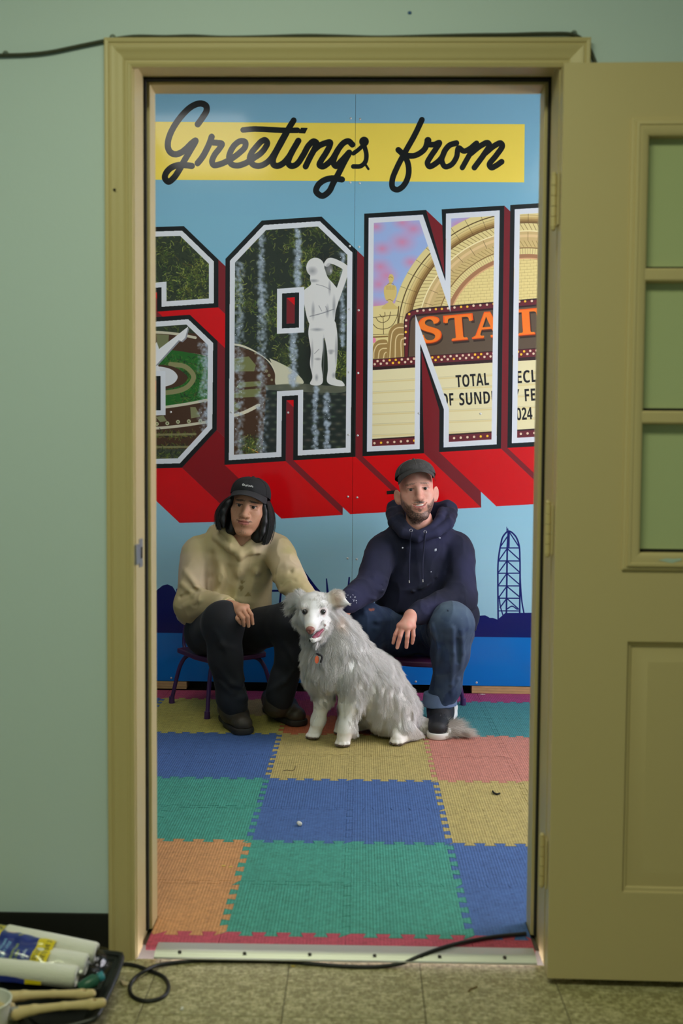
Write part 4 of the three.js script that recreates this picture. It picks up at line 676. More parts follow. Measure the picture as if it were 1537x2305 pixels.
// ---- person in the tan hoodie
{
  const t = thing('person', 'seated person with long dark hair, black cap, tan hoodie, dark trousers and boots', 'person');
  const H = { pos: [-0.498,0.95,-4.605], roll: -0.145, yaw: -0.05, pitch: 0.02, look: 0.0005 };
  const skin = srgb(206, 156, 122), lip = srgb(170, 100, 86), dark = srgb(26, 20, 18), ruddy = srgb(204, 142, 112);
  const hf = headField({ width: 0.97, ear: 0.004, chin: 0.002, open: 0.004, nose: 0.0125, noseW: 1.12, gape: 0, mouth: [[-0.029, -0.0705], [-0.014, -0.0715], [0, -0.073], [0.014, -0.0715], [0.029, -0.0705]] });
  const head = hf.mesh(0.0019, (x, y, z) => {
    if (z < 0.03) return skin;
    const n = noise3(x * 300, y * 300, z * 300), b = Math.hypot((Math.abs(x) - 0.031) / 0.021, (y - 0.0205 - 0.1 * (0.03 - Math.abs(x))) / 0.0042);
    if (b < 1.1 + 0.5 * n) return mixC(dark, skin, 0.12 + 0.25 * Math.max(0, n) + 0.4 * Math.max(0, b - 0.7));
    if (Math.hypot((Math.abs(x) - 0.0315) / 0.0185, (y - 0.003) / 0.0022) < 1 && z > 0.05) return srgb(60, 40, 34);
    if (Math.abs(x) < 0.025 && Math.abs(y + 0.0735) < 0.0105 - 10 * x * x && z > 0.07) return Math.abs(y + 0.0722) < 0.0012 ? srgb(100, 52, 48) : lip;
    const mo = Math.hypot((Math.abs(x) - 0.021) / 0.016, (y + 0.0625 + 0.3 * (Math.abs(x) - 0.02)) / 0.0048); if (mo < 1 && n > -0.15) return mixC(skin, dark, 0.62);
    if (Math.hypot(x / 0.012, (y + 0.0915) / 0.005) < 1 && n > 0 || Math.hypot(x / 0.016, (y + 0.118) / 0.009) < 1 && n > 0.12) return mixC(skin, dark, 0.4);
    return mixC(skin, ruddy, 0.5 + 0.5 * n);
  });
  placeHead(head, H);
  // body under the clothes, forearms and hands
  const skinH = (x, y, z) => mixC(skin, ruddy, 0.55 + 0.6 * noise3(x * 90, y * 90, z * 90));
  const body = new Field();
  body.cone([-0.524,0.81,-4.65], [-0.543,0.716,-4.68], 0.054, 0.08, 0.03); body.cone([-0.551,0.713,-4.71], [-0.594,0.454,-4.73], 0.09, 0.1, 0.04, 0, [1, 0, 0], 1.3); body.cone([-0.682,0.366,-4.7], [-0.51,0.37,-4.71], 0.078, 0.078, 0.04);
  body.chain([[-0.689,0.369,-4.68],[-0.581,0.466,-4.375],[-0.553,0.273,-4.36],[-0.547,0.101,-4.36]], [0.07, 0.058, 0.048, 0.034], 0.03); body.chain([[-0.507,0.374,-4.69],[-0.301,0.463,-4.45],[-0.307,0.276,-4.45],[-0.348,0.093,-4.44]], [0.07, 0.058, 0.048, 0.034], 0.03);
  body.chain([[-0.737,0.729,-4.7],[-0.76,0.489,-4.62],[-0.568,0.523,-4.4]], [0.05, 0.042, 0.028], 0.03); body.chain([[-0.375,0.739,-4.67],[-0.297,0.615,-4.5],[-0.208,0.538,-4.36]], [0.05, 0.042, 0.028], 0.03);
  const h1 = new Field(); h1.cone([-0.593,0.524,-4.42], [-0.56,0.524,-4.385], 0.026, 0.025, 0.02);
  hand(h1, [-0.56,0.524,-4.385], [[-0.536,0.501,-4.325],[-0.512,0.514,-4.315],[-0.494,0.525,-4.318],[-0.478,0.532,-4.33]], [[-0.51,0.485,-4.29],[-0.487,0.492,-4.278],[-0.468,0.497,-4.282],[-0.455,0.505,-4.3]], [[-0.497,0.466,-4.295],[-0.484,0.461,-4.285],[-0.465,0.458,-4.288],[-0.449,0.465,-4.305]], [[-0.54,0.533,-4.375],[-0.494,0.527,-4.37],[-0.47,0.512,-4.345]]);
  const h2 = new Field(); hand(h2, [-0.212,0.535,-4.355], [[-0.188,0.512,-4.335],[-0.197,0.505,-4.333],[-0.207,0.499,-4.335],[-0.218,0.494,-4.34]], [[-0.169,0.487,-4.33],[-0.18,0.474,-4.33],[-0.193,0.468,-4.33],[-0.208,0.465,-4.335]], [[-0.161,0.461,-4.325],[-0.174,0.448,-4.325],[-0.189,0.442,-4.325],[-0.204,0.443,-4.33]], [[-0.193,0.54,-4.35],[-0.17,0.523,-4.34],[-0.154,0.502,-4.33]]);
  obj('body', mergeBody([body.mesh(0.014, skinH), head, h1.mesh(0.003, skinH), h2.mesh(0.004, skinH)]), skinM, t);
  eyes(t, H);
  // trousers
  const tr = new Field(), tc = srgb(17, 18, 22), tw = srgb(30, 33, 39);
  tr.cone([-0.696,0.358,-4.7], [-0.497,0.366,-4.71], 0.1, 0.098, 0.05);
  tr.chain([[-0.693,0.361,-4.68],[-0.579,0.463,-4.36]], [0.1, 0.086], 0.04); tr.chain([[-0.581,0.459,-4.36],[-0.571,0.312,-4.355],[-0.546,0.133,-4.37]], [0.085, 0.068, 0.061], 0.035);
  tr.chain([[-0.503,0.37,-4.69],[-0.307,0.454,-4.43]], [0.098, 0.086], 0.04); tr.chain([[-0.303,0.45,-4.43],[-0.297,0.304,-4.43],[-0.345,0.12,-4.45]], [0.084, 0.062, 0.06], 0.035);
  tr.chain([[-0.546,0.137,-4.37],[-0.535,0.102,-4.372]], [0.064, 0.058], 0.02); tr.cone([-0.494,0.15,-4.33], [-0.485,0.138,-4.35], 0.02, 0.012, 0.02);
  tr.cone([-0.549,0.321,-4.33], [-0.504,0.225,-4.32], 0.028, 0.02, 0.03); tr.cone([-0.347,0.224,-4.42], [-0.372,0.146,-4.42], 0.035, 0.03, 0.03);
  tr.warp = folds([[[[-0.655,0.37,-4.45],[-0.573,0.38,-4.27],[-0.52,0.359,-4.29]], 0.006, 0.014], [[[-0.602,0.438,-4.28],[-0.554,0.347,-4.27]], 0.005, 0.012], [[[-0.596,0.285,-4.3],[-0.538,0.212,-4.29],[-0.494,0.193,-4.31]], 0.007, 0.013], [[[-0.593,0.216,-4.31],[-0.53,0.168,-4.3]], 0.006, 0.012], [[[-0.498,0.455,-4.6],[-0.385,0.493,-4.45]], 0.007, 0.016], [[[-0.5,0.361,-4.62],[-0.362,0.411,-4.4]], 0.006, 0.016], [[[-0.32,0.37,-4.36],[-0.26,0.274,-4.37]], 0.006, 0.014], [[[-0.387,0.163,-4.39],[-0.321,0.204,-4.38],[-0.28,0.252,-4.38]], 0.007, 0.014]]);
  obj('trousers', (tr.mesh(0.0075, (x, y, z, nx, ny, nz) => mixC(tc, tw, 0.5 + 0.8 * noise3(x * 14, y * 14, z * 14)))), clothM({ roughness: 0.85 }), t);
  // boots
  const bm = mat([62, 54, 42], 0.55), sm = mat([40, 37, 33], 0.7), boots = [[[-0.578,0,-4.511], [-0.489,0,-4.274], [-0.548,0.091,-4.385], [-0.546,0.129,-4.385]], [[-0.399,0,-4.671], [-0.27,0,-4.42], [-0.362,0.088,-4.46], [-0.354,0.123,-4.455]]];
  for (const [heel, toe, ankle, top] of boots) {
    const z2 = [toe[0], 0, toe[2] - 0.03], bf = bootField(heel, z2, ankle, top); bf.warp = (x, y, z) => 0.0012 * noise3(x * 60, y * 60, z * 60);
    const b = obj('boot', bf.mesh(0.005), bm, t); obj('sole', soleField(heel, z2).mesh(0.004), sm, b);
  }
  // hoodie
  const ho = new Field(), X = [1, 0, 0];
  ho.cone([-0.552,0.733,-4.715], [-0.588,0.483,-4.715], 0.124, 0.138, 0.05, 0, X, 1.3); ho.cone([-0.722,0.736,-4.71], [-0.383,0.745,-4.69], 0.07, 0.07, 0.05);
  ho.cone([-0.63,0.785,-4.69], [-0.447,0.782,-4.68], 0.055, 0.055, 0.04);
  ho.cone([-0.743,0.724,-4.69], [-0.755,0.498,-4.6], 0.074, 0.07, 0.012); ho.cone([-0.757,0.497,-4.61], [-0.595,0.521,-4.43], 0.07, 0.05, 0.035); ho.cone([-0.601,0.52,-4.435], [-0.571,0.52,-4.41], 0.0455, 0.041, 0.012);
  ho.ell([-0.782,0.442,-4.73], [0.062, 0.06, 0.07], 0.04);
  ho.chain([[-0.368,0.728,-4.66],[-0.3,0.624,-4.49],[-0.228,0.555,-4.375]], [0.072, 0.064, 0.05], 0.014); ho.cone([-0.228,0.555,-4.375], [-0.208,0.539,-4.355], 0.043, 0.04, 0.012);
  ho.cone([-0.541,0.696,-4.64], [-0.54,0.741,-4.635], 0.065, 0.05, 0.03);
  ho.cone([-0.529,0.863,-4.605], [-0.534,0.772,-4.6], 0.058, 0.03, 0.01, 1);
  for (const [pts, r] of [[[[-0.532,0.735,-4.563],[-0.583,0.763,-4.58],[-0.64,0.798,-4.63],[-0.677,0.818,-4.71],[-0.671,0.821,-4.78]], [0.0155, 0.019, 0.021, 0.021, 0.024]], [[[-0.532,0.745,-4.568],[-0.575,0.79,-4.59],[-0.61,0.828,-4.63],[-0.625,0.85,-4.7]], [0.013, 0.016, 0.018, 0.02]], [[[-0.532,0.735,-4.563],[-0.484,0.75,-4.58],[-0.437,0.778,-4.625],[-0.42,0.796,-4.7],[-0.436,0.802,-4.78]], [0.0155, 0.019, 0.021, 0.021, 0.024]], [[[-0.532,0.745,-4.568],[-0.49,0.773,-4.59],[-0.456,0.802,-4.63],[-0.445,0.825,-4.7]], [0.013, 0.016, 0.018, 0.02]]]) for (let i = 0; i < pts.length - 1; i++) ho.cone(pts[i], pts[i + 1], r[i], r[i + 1], 0.009);
  ho.chain([[-0.668,0.796,-4.79],[-0.557,0.796,-4.85],[-0.437,0.785,-4.79]], 0.042, 0.03); ho.ell([-0.552,0.72,-4.86], [0.1, 0.09, 0.05], 0.05);
ho.cone([-0.592,0.405,-4.715], [-0.592,0.303,-4.715], 0.16, 0.16, 0.02, 1);
  const fold = folds([
    [[[-0.533,0.723,-4.57],[-0.536,0.648,-4.565],[-0.552,0.541,-4.55]], 0.017, 0.02], [[[-0.631,0.701,-4.58],[-0.617,0.627,-4.57],[-0.637,0.538,-4.57]], 0.016, 0.026], [[[-0.44,0.728,-4.57],[-0.459,0.649,-4.565],[-0.482,0.59,-4.56]], 0.015, 0.022], [[[-0.503,0.648,-4.57],[-0.49,0.59,-4.56]], -0.010, 0.016], [[[-0.669,0.723,-4.6],[-0.671,0.623,-4.6],[-0.677,0.533,-4.6]], -0.012, 0.016], [[[-0.586,0.667,-4.57],[-0.594,0.568,-4.57]], -0.010, 0.018],
    [[[-0.781,0.652,-4.6],[-0.727,0.594,-4.54],[-0.666,0.554,-4.55]], 0.015, 0.013], [[[-0.793,0.595,-4.58],[-0.724,0.55,-4.52],[-0.671,0.561,-4.53]], 0.014, 0.012], [[[-0.794,0.538,-4.56],[-0.74,0.569,-4.52],[-0.69,0.584,-4.53]], -0.012, 0.011], [[[-0.769,0.504,-4.53],[-0.698,0.54,-4.48],[-0.635,0.557,-4.47]], 0.014, 0.012], [[[-0.749,0.465,-4.53],[-0.657,0.496,-4.46]], 0.010, 0.013], [[[-0.64,0.541,-4.45],[-0.592,0.551,-4.41]], 0.008, 0.009], [[[-0.721,0.513,-4.5],[-0.657,0.524,-4.46]], -0.01, 0.009],
    [[[-0.375,0.661,-4.55],[-0.322,0.687,-4.5],[-0.283,0.678,-4.46]], 0.014, 0.012], [[[-0.38,0.622,-4.52],[-0.319,0.647,-4.46],[-0.269,0.637,-4.43]], 0.014, 0.012], [[[-0.346,0.583,-4.44],[-0.288,0.613,-4.42],[-0.241,0.609,-4.4]], 0.013, 0.012], [[[-0.332,0.615,-4.45],[-0.276,0.629,-4.42]], -0.01, 0.009], [[[-0.361,0.649,-4.5],[-0.3,0.666,-4.46]], -0.01, 0.009], [[[-0.313,0.555,-4.4],[-0.262,0.588,-4.37],[-0.224,0.591,-4.36]], 0.009, 0.011],
    [[[-0.652,0.525,-4.56],[-0.55,0.517,-4.54],[-0.433,0.509,-4.55]], 0.014, 0.02], [[[-0.552,0.48,-4.55],[-0.434,0.476,-4.56]], -0.01, 0.014],
  ]);
  ho.warp = (x, y, z) => fold(x, y, z) - 0.0035 * creased(x + 2, y, z, 15, 9, 13) - 0.0012 * noise3(x * 45, y * 30, z * 45);
  const tan = srgb(190, 172, 128), wornC = srgb(204, 184, 158), tan2 = srgb(178, 168, 112), stain = srgb(146, 128, 80), teal = srgb(128, 140, 126);
  obj('hoodie', (ho.mesh(0.0062, speckled((x, y, z) => { const a = noise3(x * 7 + 3, y * 5, z * 6), b = noise3(x * 16, y * 16 + 9, z * 16); return mixC(mixC(tan, wornC, a * 1.6), tan2, b - 0.15); }, [
    [[-0.523,0.606,-4.57], 0.009, stain], [[-0.528,0.58,-4.57], 0.011, stain], [[-0.501,0.549,-4.57], 0.0135, stain], [[-0.501,0.569,-4.57], 0.008, stain], [[-0.774,0.68,-4.62], 0.005, srgb(70, 62, 44)], [[-0.764,0.704,-4.62], 0.004, srgb(90, 80, 56)], [[-0.703,0.537,-4.5], 0.004, stain], [[-0.254,0.588,-4.37], 0.02, teal], [[-0.269,0.555,-4.37], 0.012, teal], [[-0.455,0.52,-4.57], 0.006, stain], 
  ]))), clothM(), t);
  const cuffM = mat([200, 184, 134], 0.9), rib = (a, b, r0, r1) => { const f = new Field(); f.cone(a, b, r0, r1, 0.006); f.cone(b.map((v, i) => v + 0.12 * (b[i] - a[i])), b.map((v, i) => v + 2 * (b[i] - a[i])), r1 * 0.84, r1 * 0.9, 0.004, 1); const d = V(b[0] - a[0], b[1] - a[1], b[2] - a[2]).normalize(); f.op((x, y, z) => (x - b[0]) * d.x + (y - b[1]) * d.y + (z - b[2]) * d.z - 0.004, 0.006, 2, [0, 0, 0], [0, 0, 0]); f.op((x, y, z) => -((x - a[0]) * d.x + (y - a[1]) * d.y + (z - a[2]) * d.z) - 0.012, 0.012, 2, [0, 0, 0], [0, 0, 0]); return f.mesh(0.004); };
  obj('cuff', rib([-0.599,0.52,-4.435], [-0.559,0.522,-4.395], 0.0475, 0.0405), cuffM, t.children.find((c) => c.name === 'hoodie'));
  // cap with its embroidered word
  const cap = capMesh({ base: 0.064, tilt: 0.055, top: 0.124, square: 2.5, brim: 0.064, slope: 0.14, bend: 0.026 }), cm = mat([24, 24, 26], 0.85), brimM = mat([40, 40, 42], 0.8);
  const c = obj('cap', placeHead(cap.crown, H), cm, t); obj('brim', placeHead(cap.brim, H), brimM, c); obj('cap_seams', placeHead(cap.seams, H), cm, c); obj('cap_button', placeHead(cap.button, H), cm, c);
  {
    const font = await new FontLoader().loadAsync('fonts/droid/droid_sans_bold.typeface.json'), word = 'GREETINGS', gs = []; let a = -0.36;
    for (let i = 0; i < word.length; i++) {
      const size = i ? 0.0068 : 0.0098, g = new TextGeometry(word[i], { font, size, depth: 0.0012, curveSegments: 4, bevelEnabled: false }); g.computeBoundingBox(); const w = g.boundingBox.max.x; g.translate(-w / 2, 0, 0);
      const da = (w + 0.0012) / 0.1; a += da / 2; const ny = (0.0875 - 0.064) / 0.06, kk = Math.pow(1 - Math.pow(ny, 2.5), 1 / 2.5); g.rotateX(-0.35); g.rotateY(a); g.translate(0.0895 * kk * Math.sin(a), 0.0855 + 0.0012 * Math.sin(i * 2.1), -0.006 + 0.1075 * kk * Math.cos(a)); gs.push(g); a += da / 2;
    }
    obj('embroidery', placeHead(mergeGeometries(gs), H), mat([226, 226, 222], 0.7), c).userData.label = 'white stitched word on cap front';
  }
  // hair: two hanging curtains with loose strands
  const hair = new Field(), hm = mat([11, 9, 9], 0.5), eu = new THREE.Euler(H.pitch, H.yaw, H.roll, 'ZYX'), P = (pts) => pts.map((p) => V(...p).applyEuler(eu).add(V(...H.pos)).toArray());
  // fall of the hair at angle a round the head (0 = face): radius grows below the cap, then curls in at the ends
  const fall = (a, u, push) => {
    const s = Math.sin(a), c = Math.cos(a), left = s < 0, b = (left ? 0.05 : 0.03) * Math.abs(s) + 0.02 * Math.max(0, -c), L = (left ? 0.152 : 0.185) - 0.012 * Math.max(0, -c), r = 0.012 + b * Math.sin(Math.PI * Math.min(1, Math.pow(u, 0.85) * 0.78)) + push;
    return [s * (0.072 + r), 0.03 - u * L, -0.01 + c * (0.086 + r * 0.5) + 0.03 * u * u * Math.abs(s)];
  };
  for (const [a0, a1] of [[1.15, 2.0], [2.0, 3.14], [3.14, 4.28], [4.28, 5.13]]) for (let k = 0; k <= 5; k++) { const a = a0 + (a1 - a0) * k / 5; hair.chain(P([0, 0.25, 0.5, 0.75, 0.93].map((u) => fall(a, u, -0.019))), [0.012, 0.013, 0.014, 0.013, 0.006], 0.012); }
  hair.cone(P([[-0.055, -0.05, -0.03]])[0], P([[-0.062, -0.125, 0.0]])[0], 0.034, 0.026, 0.02); hair.cone(P([[0.055, -0.05, -0.03]])[0], P([[0.056, -0.14, 0.0]])[0], 0.034, 0.028, 0.02);
  hair.warp = (x, y, z) => 0.0008 * noise3(x * 200, y * 10, z * 200);
  const locks = [], R = rng(9);
  for (let i = 0; i < 2600; i++) {
    const a = 1.12 + 4.04 * R(), lock = Math.round(a * 13) / 13, end = 0.84 + 0.2 * R() + (R() < 0.04 ? 0.06 : 0), d = (R() - 0.35) * 0.012, fly = R() < 0.05 ? 0.012 * R() : 0;
    locks.push(tube(P([0, 0.2, 0.4, 0.6, 0.8, 1].map((q) => { const u = q * end; return fall(a + (lock - a) * u * 0.45, u, d * (0.4 + u) + fly * u); })), 0.0006 + 0.0005 * R(), 9, 3));
  }
  const hr = obj('hair', hair.mesh(0.005), hm, t); obj('hair_strands', locks, hm, hr).userData.kind = 'stuff';
}

// ---- person in the navy hoodie
{
  const t = thing('person', 'seated bearded person in a faded charcoal cap, navy hoodie and rolled blue jeans', 'person');
  const H = { pos: [0.244,1.028,-4.6], roll: 0.094, yaw: 0.05, pitch: -0.02, look: 0.0 };
  const skin = srgb(218, 164, 142), lip = srgb(184, 110, 102), beard = srgb(52, 36, 29), dark = srgb(70, 48, 38), ruddy = srgb(216, 146, 126);
  const hf = headField({ width: 0.985, ear: 0.013, chin: 0.008, open: 0.0027, nose: 0.0125, noseW: 1.0, gape: 0.006, mouth: [[-0.031, -0.0625], [-0.016, -0.069], [0, -0.0705], [0.016, -0.068], [0.031, -0.0605]] });
  const head = hf.mesh(0.0019, (x, y, z) => {
    const n = noise3(x * 340, y * 340, z * 340), n2 = noise3(x * 60, y * 60, z * 60);
    if (y > 0.03 && z < 0.03 || y > -0.012 && z < 0.008 && Math.abs(x) > 0.055 && Math.abs(x) < 0.0745) return mixC(skin, dark, 0.42 + 0.2 * n);
    if (z > 0.04 && Math.hypot((Math.abs(x) - 0.033) / 0.021, (y - 0.0215 - 0.12 * (0.03 - Math.abs(x))) / 0.0042) < 1.05 + 0.6 * n) return mixC(dark, skin, 0.3 + 0.35 * Math.abs(n));
    if (Math.hypot((Math.abs(x) - 0.0315) / 0.0185, (y - 0.0028) / 0.002) < 1 && z > 0.05) return srgb(120, 80, 68);
    const ax = Math.abs(x), my = -0.0705 + 9 * x * x;                            // line of the smile
    if (z > 0.07 && ax < 0.028 && y < my - 0.0055 && y > my - 0.0165 + 6 * x * x) return lip;
    // beard and moustache, thin at the edges
    const line = -0.068 + 1.15 * Math.max(0, ax - 0.046), ring = Math.hypot(x / 0.034, (y + 0.083) / 0.0225), soft = 0.12 * n2;
    let d = step01(line + 0.006, line - 0.012, y) * step01(-0.045, -0.02, z + 0.35 * (y + 0.06)) * step01(0.92, 1.22, ring + soft) * (ax < 0.0745 ? 1 : 0);
    d = Math.max(d, step01(-0.006, -0.026, y) * step01(0.024, 0.012, z) * step01(-0.022, -0.012, z) * (ax > 0.056 && ax < 0.0745 ? 0.8 : 0));
    if (z > 0.055) { d = Math.max(d, step01(-0.0515 - 0.16 * ax, -0.056 - 0.16 * ax, y + 0.004 * n2) * step01(my + 0.0045, my + 0.007, y) * step01(0.04, 0.034, ax)); d = Math.max(d, step01(1.2, 0.7, Math.hypot(x / 0.008, (y + 0.096) / 0.007)) * 0.8); }
    if (y < -0.152) d *= step01(-0.165, -0.152, y);
    if (d > 0.05) return mixC(skin, beard, d * (0.84 + 0.3 * n + 0.14 * n2) - (ax > 0.056 ? 0.1 : 0));
    return mixC(skin, ruddy, 0.4 + 0.5 * n2 + 0.2 * n);
  });
  placeHead(head, H);
  const skinH = (x, y, z) => mixC(skin, ruddy, 0.6 + 0.6 * noise3(x * 80, y * 80, z * 80));
  const body = new Field();
  body.cone([0.26,0.887,-4.64], [0.267,0.764,-4.68], 0.06, 0.085, 0.03); body.cone([0.27,0.731,-4.71], [0.263,0.464,-4.72], 0.095, 0.1, 0.04, 0, [1, 0, 0], 1.3); body.cone([0.171,0.376,-4.69], [0.353,0.378,-4.69], 0.078, 0.078, 0.04);
  body.chain([[0.171,0.382,-4.68],[0.023,0.442,-4.5],[0.012,0.264,-4.53],[0.006,0.094,-4.56]], [0.07, 0.058, 0.05, 0.034], 0.03); body.chain([[0.352,0.382,-4.67],[0.391,0.469,-4.38],[0.38,0.294,-4.4],[0.352,0.092,-4.44]], [0.07, 0.058, 0.05, 0.034], 0.03);
  body.chain([[0.442,0.749,-4.68],[0.439,0.537,-4.58],[0.224,0.503,-4.345]], [0.052, 0.044, 0.029], 0.03); body.chain([[0.093,0.751,-4.67],[0.047,0.604,-4.52],[-0.058,0.555,-4.35]], [0.052, 0.044, 0.029], 0.03);
  const h1 = new Field(); h1.cone([0.234,0.519,-4.37], [0.214,0.501,-4.335], 0.027, 0.0265, 0.02);
  hand(h1, [0.211,0.499,-4.325], [[0.165,0.466,-4.29],[0.179,0.463,-4.282],[0.2,0.463,-4.282],[0.22,0.463,-4.29]], [[0.147,0.431,-4.28],[0.166,0.425,-4.268],[0.196,0.425,-4.268],[0.222,0.427,-4.28]], [[0.138,0.393,-4.29],[0.155,0.376,-4.28],[0.193,0.378,-4.28],[0.218,0.393,-4.292]], [[0.202,0.486,-4.36],[0.172,0.454,-4.345],[0.16,0.431,-4.325]], 0.0092);
  const h2 = new Field(); hand(h2, [-0.063,0.548,-4.355], [[-0.087,0.523,-4.345],[-0.078,0.516,-4.343],[-0.067,0.512,-4.343],[-0.055,0.51,-4.348]], [[-0.1,0.493,-4.345],[-0.089,0.481,-4.345],[-0.076,0.478,-4.345],[-0.061,0.479,-4.348]], [[-0.106,0.466,-4.345],[-0.093,0.455,-4.345],[-0.079,0.451,-4.345],[-0.063,0.457,-4.348]], [[-0.08,0.553,-4.35],[-0.101,0.538,-4.345],[-0.113,0.518,-4.34]]);
  obj('body', mergeBody([body.mesh(0.014, skinH), head, h1.mesh(0.003, skinH), h2.mesh(0.004, skinH)]), skinM, t);
  eyes(t, H);
  obj('teeth', placeHead(new THREE.CylinderGeometry(0.033, 0.033, 0.0075, 24, 1, false, -0.62, 1.24).translate(0, -0.0715, 0.0545), H), toothM, t);
  // jeans
  const je = new Field(), jc = srgb(36, 54, 84), jw = srgb(88, 106, 122), jd = srgb(20, 30, 52);
  je.cone([0.165,0.368,-4.69], [0.359,0.37,-4.69], 0.1, 0.1, 0.05);
  je.chain([[0.165,0.368,-4.69],[0.023,0.442,-4.5]], [0.1, 0.088], 0.04); je.chain([[0.021,0.438,-4.5],[0.012,0.284,-4.53],[0.006,0.129,-4.55]], [0.084, 0.07, 0.062], 0.035);
  je.chain([[0.354,0.374,-4.67],[0.39,0.465,-4.36]], [0.1, 0.088], 0.04); je.chain([[0.388,0.461,-4.36],[0.383,0.337,-4.375],[0.371,0.186,-4.41],[0.352,0.126,-4.42]], [0.088, 0.075, 0.058, 0.06], 0.035);
  je.cone([0.334,0.478,-4.32], [0.325,0.456,-4.32], 0.022, 0.02, 0.03); je.cone([0.447,0.409,-4.4], [0.436,0.371,-4.4], 0.035, 0.025, 0.03);
  const jf = folds([[[[0.382,0.459,-4.27],[0.389,0.353,-4.29],[0.387,0.211,-4.34],[0.388,0.169,-4.36]], 0.008, 0.009], [[[0.42,0.449,-4.28],[0.43,0.352,-4.3],[0.423,0.29,-4.33]], 0.008, 0.01], [[[0.405,0.411,-4.28],[0.409,0.314,-4.3]], -0.007, 0.008], [[[0.296,0.472,-4.3],[0.325,0.369,-4.3],[0.317,0.246,-4.35]], 0.005, 0.009], [[[0.414,0.228,-4.35],[0.388,0.184,-4.36]], 0.008, 0.01], [[[0.35,0.429,-4.28],[0.336,0.293,-4.31]], -0.004, 0.014], [[[0.098,0.464,-4.58],[0.018,0.501,-4.42]], 0.007, 0.012], [[[0.187,0.448,-4.6],[0.075,0.464,-4.42],[0.018,0.475,-4.3]], 0.007, 0.012], [[[0.138,0.405,-4.58],[0.052,0.435,-4.36]], 0.006, 0.012]]);
  je.warp = (x, y, z) => 1.35 * jf(x, y, z) - 0.003 * creased(x, y, z, 22, 6, 20) - 0.001 * noise3(x * 60, y * 30, z * 60);
  const knee = [0.386,0.53,-4.33], paintC = srgb(176, 200, 206), rustC = srgb(140, 84, 72);
  obj('jeans', (je.mesh(0.007, speckled((x, y, z) => { const d = Math.hypot(x - knee[0], y - knee[1], z - knee[2]), n = noise3(x * 12, y * 9, z * 12), n2 = noise3(x * 40, y * 40, z * 40); return mixC(mixC(jc, jd, -n * 0.9), jw, step01(0.13, 0.02, d + 0.03 * n) * 0.75 + 0.18 * n2 + (n > 0.25 ? 0.22 : 0)); }, [[[0.029,0.505,-4.3], 0.009, paintC], [[0.06,0.513,-4.42], 0.011, rustC], [[0.046,0.509,-4.42], 0.008, rustC], [[0.365,0.53,-4.3], 0.004, jd], [[0.374,0.523,-4.3], 0.004, jd]]))), clothM({ roughness: 0.9 }), t);
  const cuffC = srgb(104, 124, 158), cuff = (a, b, ra, rb) => { const f = new Field(); f.cone(a, b, ra, rb, 0.01, 0, [1, 0, 0], 1.06); f.cone(b.map((v, i) => v + (b[i] - a[i]) * 0.2), b.map((v, i) => v + 2.4 * (b[i] - a[i])), rb * 0.9, rb * 0.9, 0.006, 1, [1, 0, 0], 1.06); f.op((x, y) => Math.max(y - (a[1] + 0.008), b[1] - 0.006 - y), 0.008, 2, [0, 0, 0], [0, 0, 0]); f.warp = (x, y, z) => 0.0022 * noise3(x * 30, y * 20, z * 30); obj('trouser_cuff', f.mesh(0.005), mat(cuffC, 0.9), t); };
  cuff([0.348,0.15,-4.425], [0.347,0.102,-4.43], 0.068, 0.07); cuff([0.005,0.143,-4.555], [0.004,0.098,-4.56], 0.064, 0.066);
  // black and white low shoes
  const sb = mat([26, 26, 30], 0.6), sw = mat([226, 224, 218], 0.5);
  for (const [heel, toe, ankle, top] of [[[0.371,0,-4.555], [0.326,0,-4.263], [0.351,0.074,-4.45], [0.35,0.101,-4.45]], [[0.006,0,-4.74], [-0.005,0,-4.507], [0.004,0.08,-4.57], [0.004,0.104,-4.57]]]) {
    const s = obj('shoe', (bootField(heel, toe, ankle, top).mesh(0.005)), sb, t); obj('sole', soleField(heel, toe).mesh(0.004), sw, s);
    const q = new Field(); q.chain([[heel[0] + 0.045, 0.03, heel[2] + 0.01], [heel[0] + 0.047, 0.06, heel[2] - 0.005], [heel[0] + 0.03, 0.085, heel[2] - 0.02]], [0.014, 0.014, 0.012], 0.02); q.cone([heel[0] + 0.045, 0.03, heel[2] + 0.01], [toe[0] + 0.045, 0.028, toe[2] - 0.01], 0.013, 0.013, 0.02); obj('shoe_side', q.mesh(0.004), sw, s);
  }
  // hoodie
  const ho = new Field(), X = [1, 0, 0];
  ho.cone([0.268,0.74,-4.715], [0.258,0.48,-4.71], 0.128, 0.146, 0.05, 0, X, 1.3); ho.cone([0.105,0.748,-4.7], [0.432,0.759,-4.7], 0.073, 0.073, 0.05);
  ho.cone([0.187,0.813,-4.69], [0.348,0.818,-4.69], 0.06, 0.06, 0.04);
  ho.cone([0.439,0.738,-4.67], [0.436,0.542,-4.57], 0.076, 0.075, 0.014); ho.cone([0.437,0.541,-4.58], [0.253,0.507,-4.375], 0.074, 0.05, 0.035); ho.cone([0.255,0.508,-4.378], [0.226,0.499,-4.35], 0.0455, 0.04, 0.012);
  ho.ell([0.488,0.449,-4.7], [0.055, 0.075, 0.07], 0.05); ho.cone([0.496,0.435,-4.66], [0.511,0.396,-4.64], 0.03, 0.012, 0.03);
  ho.chain([[0.097,0.74,-4.66],[0.044,0.605,-4.51],[-0.048,0.559,-4.36]], [0.075, 0.067, 0.05], 0.014); ho.cone([-0.048,0.559,-4.36], [-0.065,0.551,-4.345], 0.044, 0.041, 0.012);
  ho.cone([0.263,0.771,-4.64], [0.262,0.819,-4.635], 0.075, 0.062, 0.03); ho.cone([0.261,0.948,-4.61], [0.262,0.866,-4.6], 0.07, 0.048, 0.01, 1);
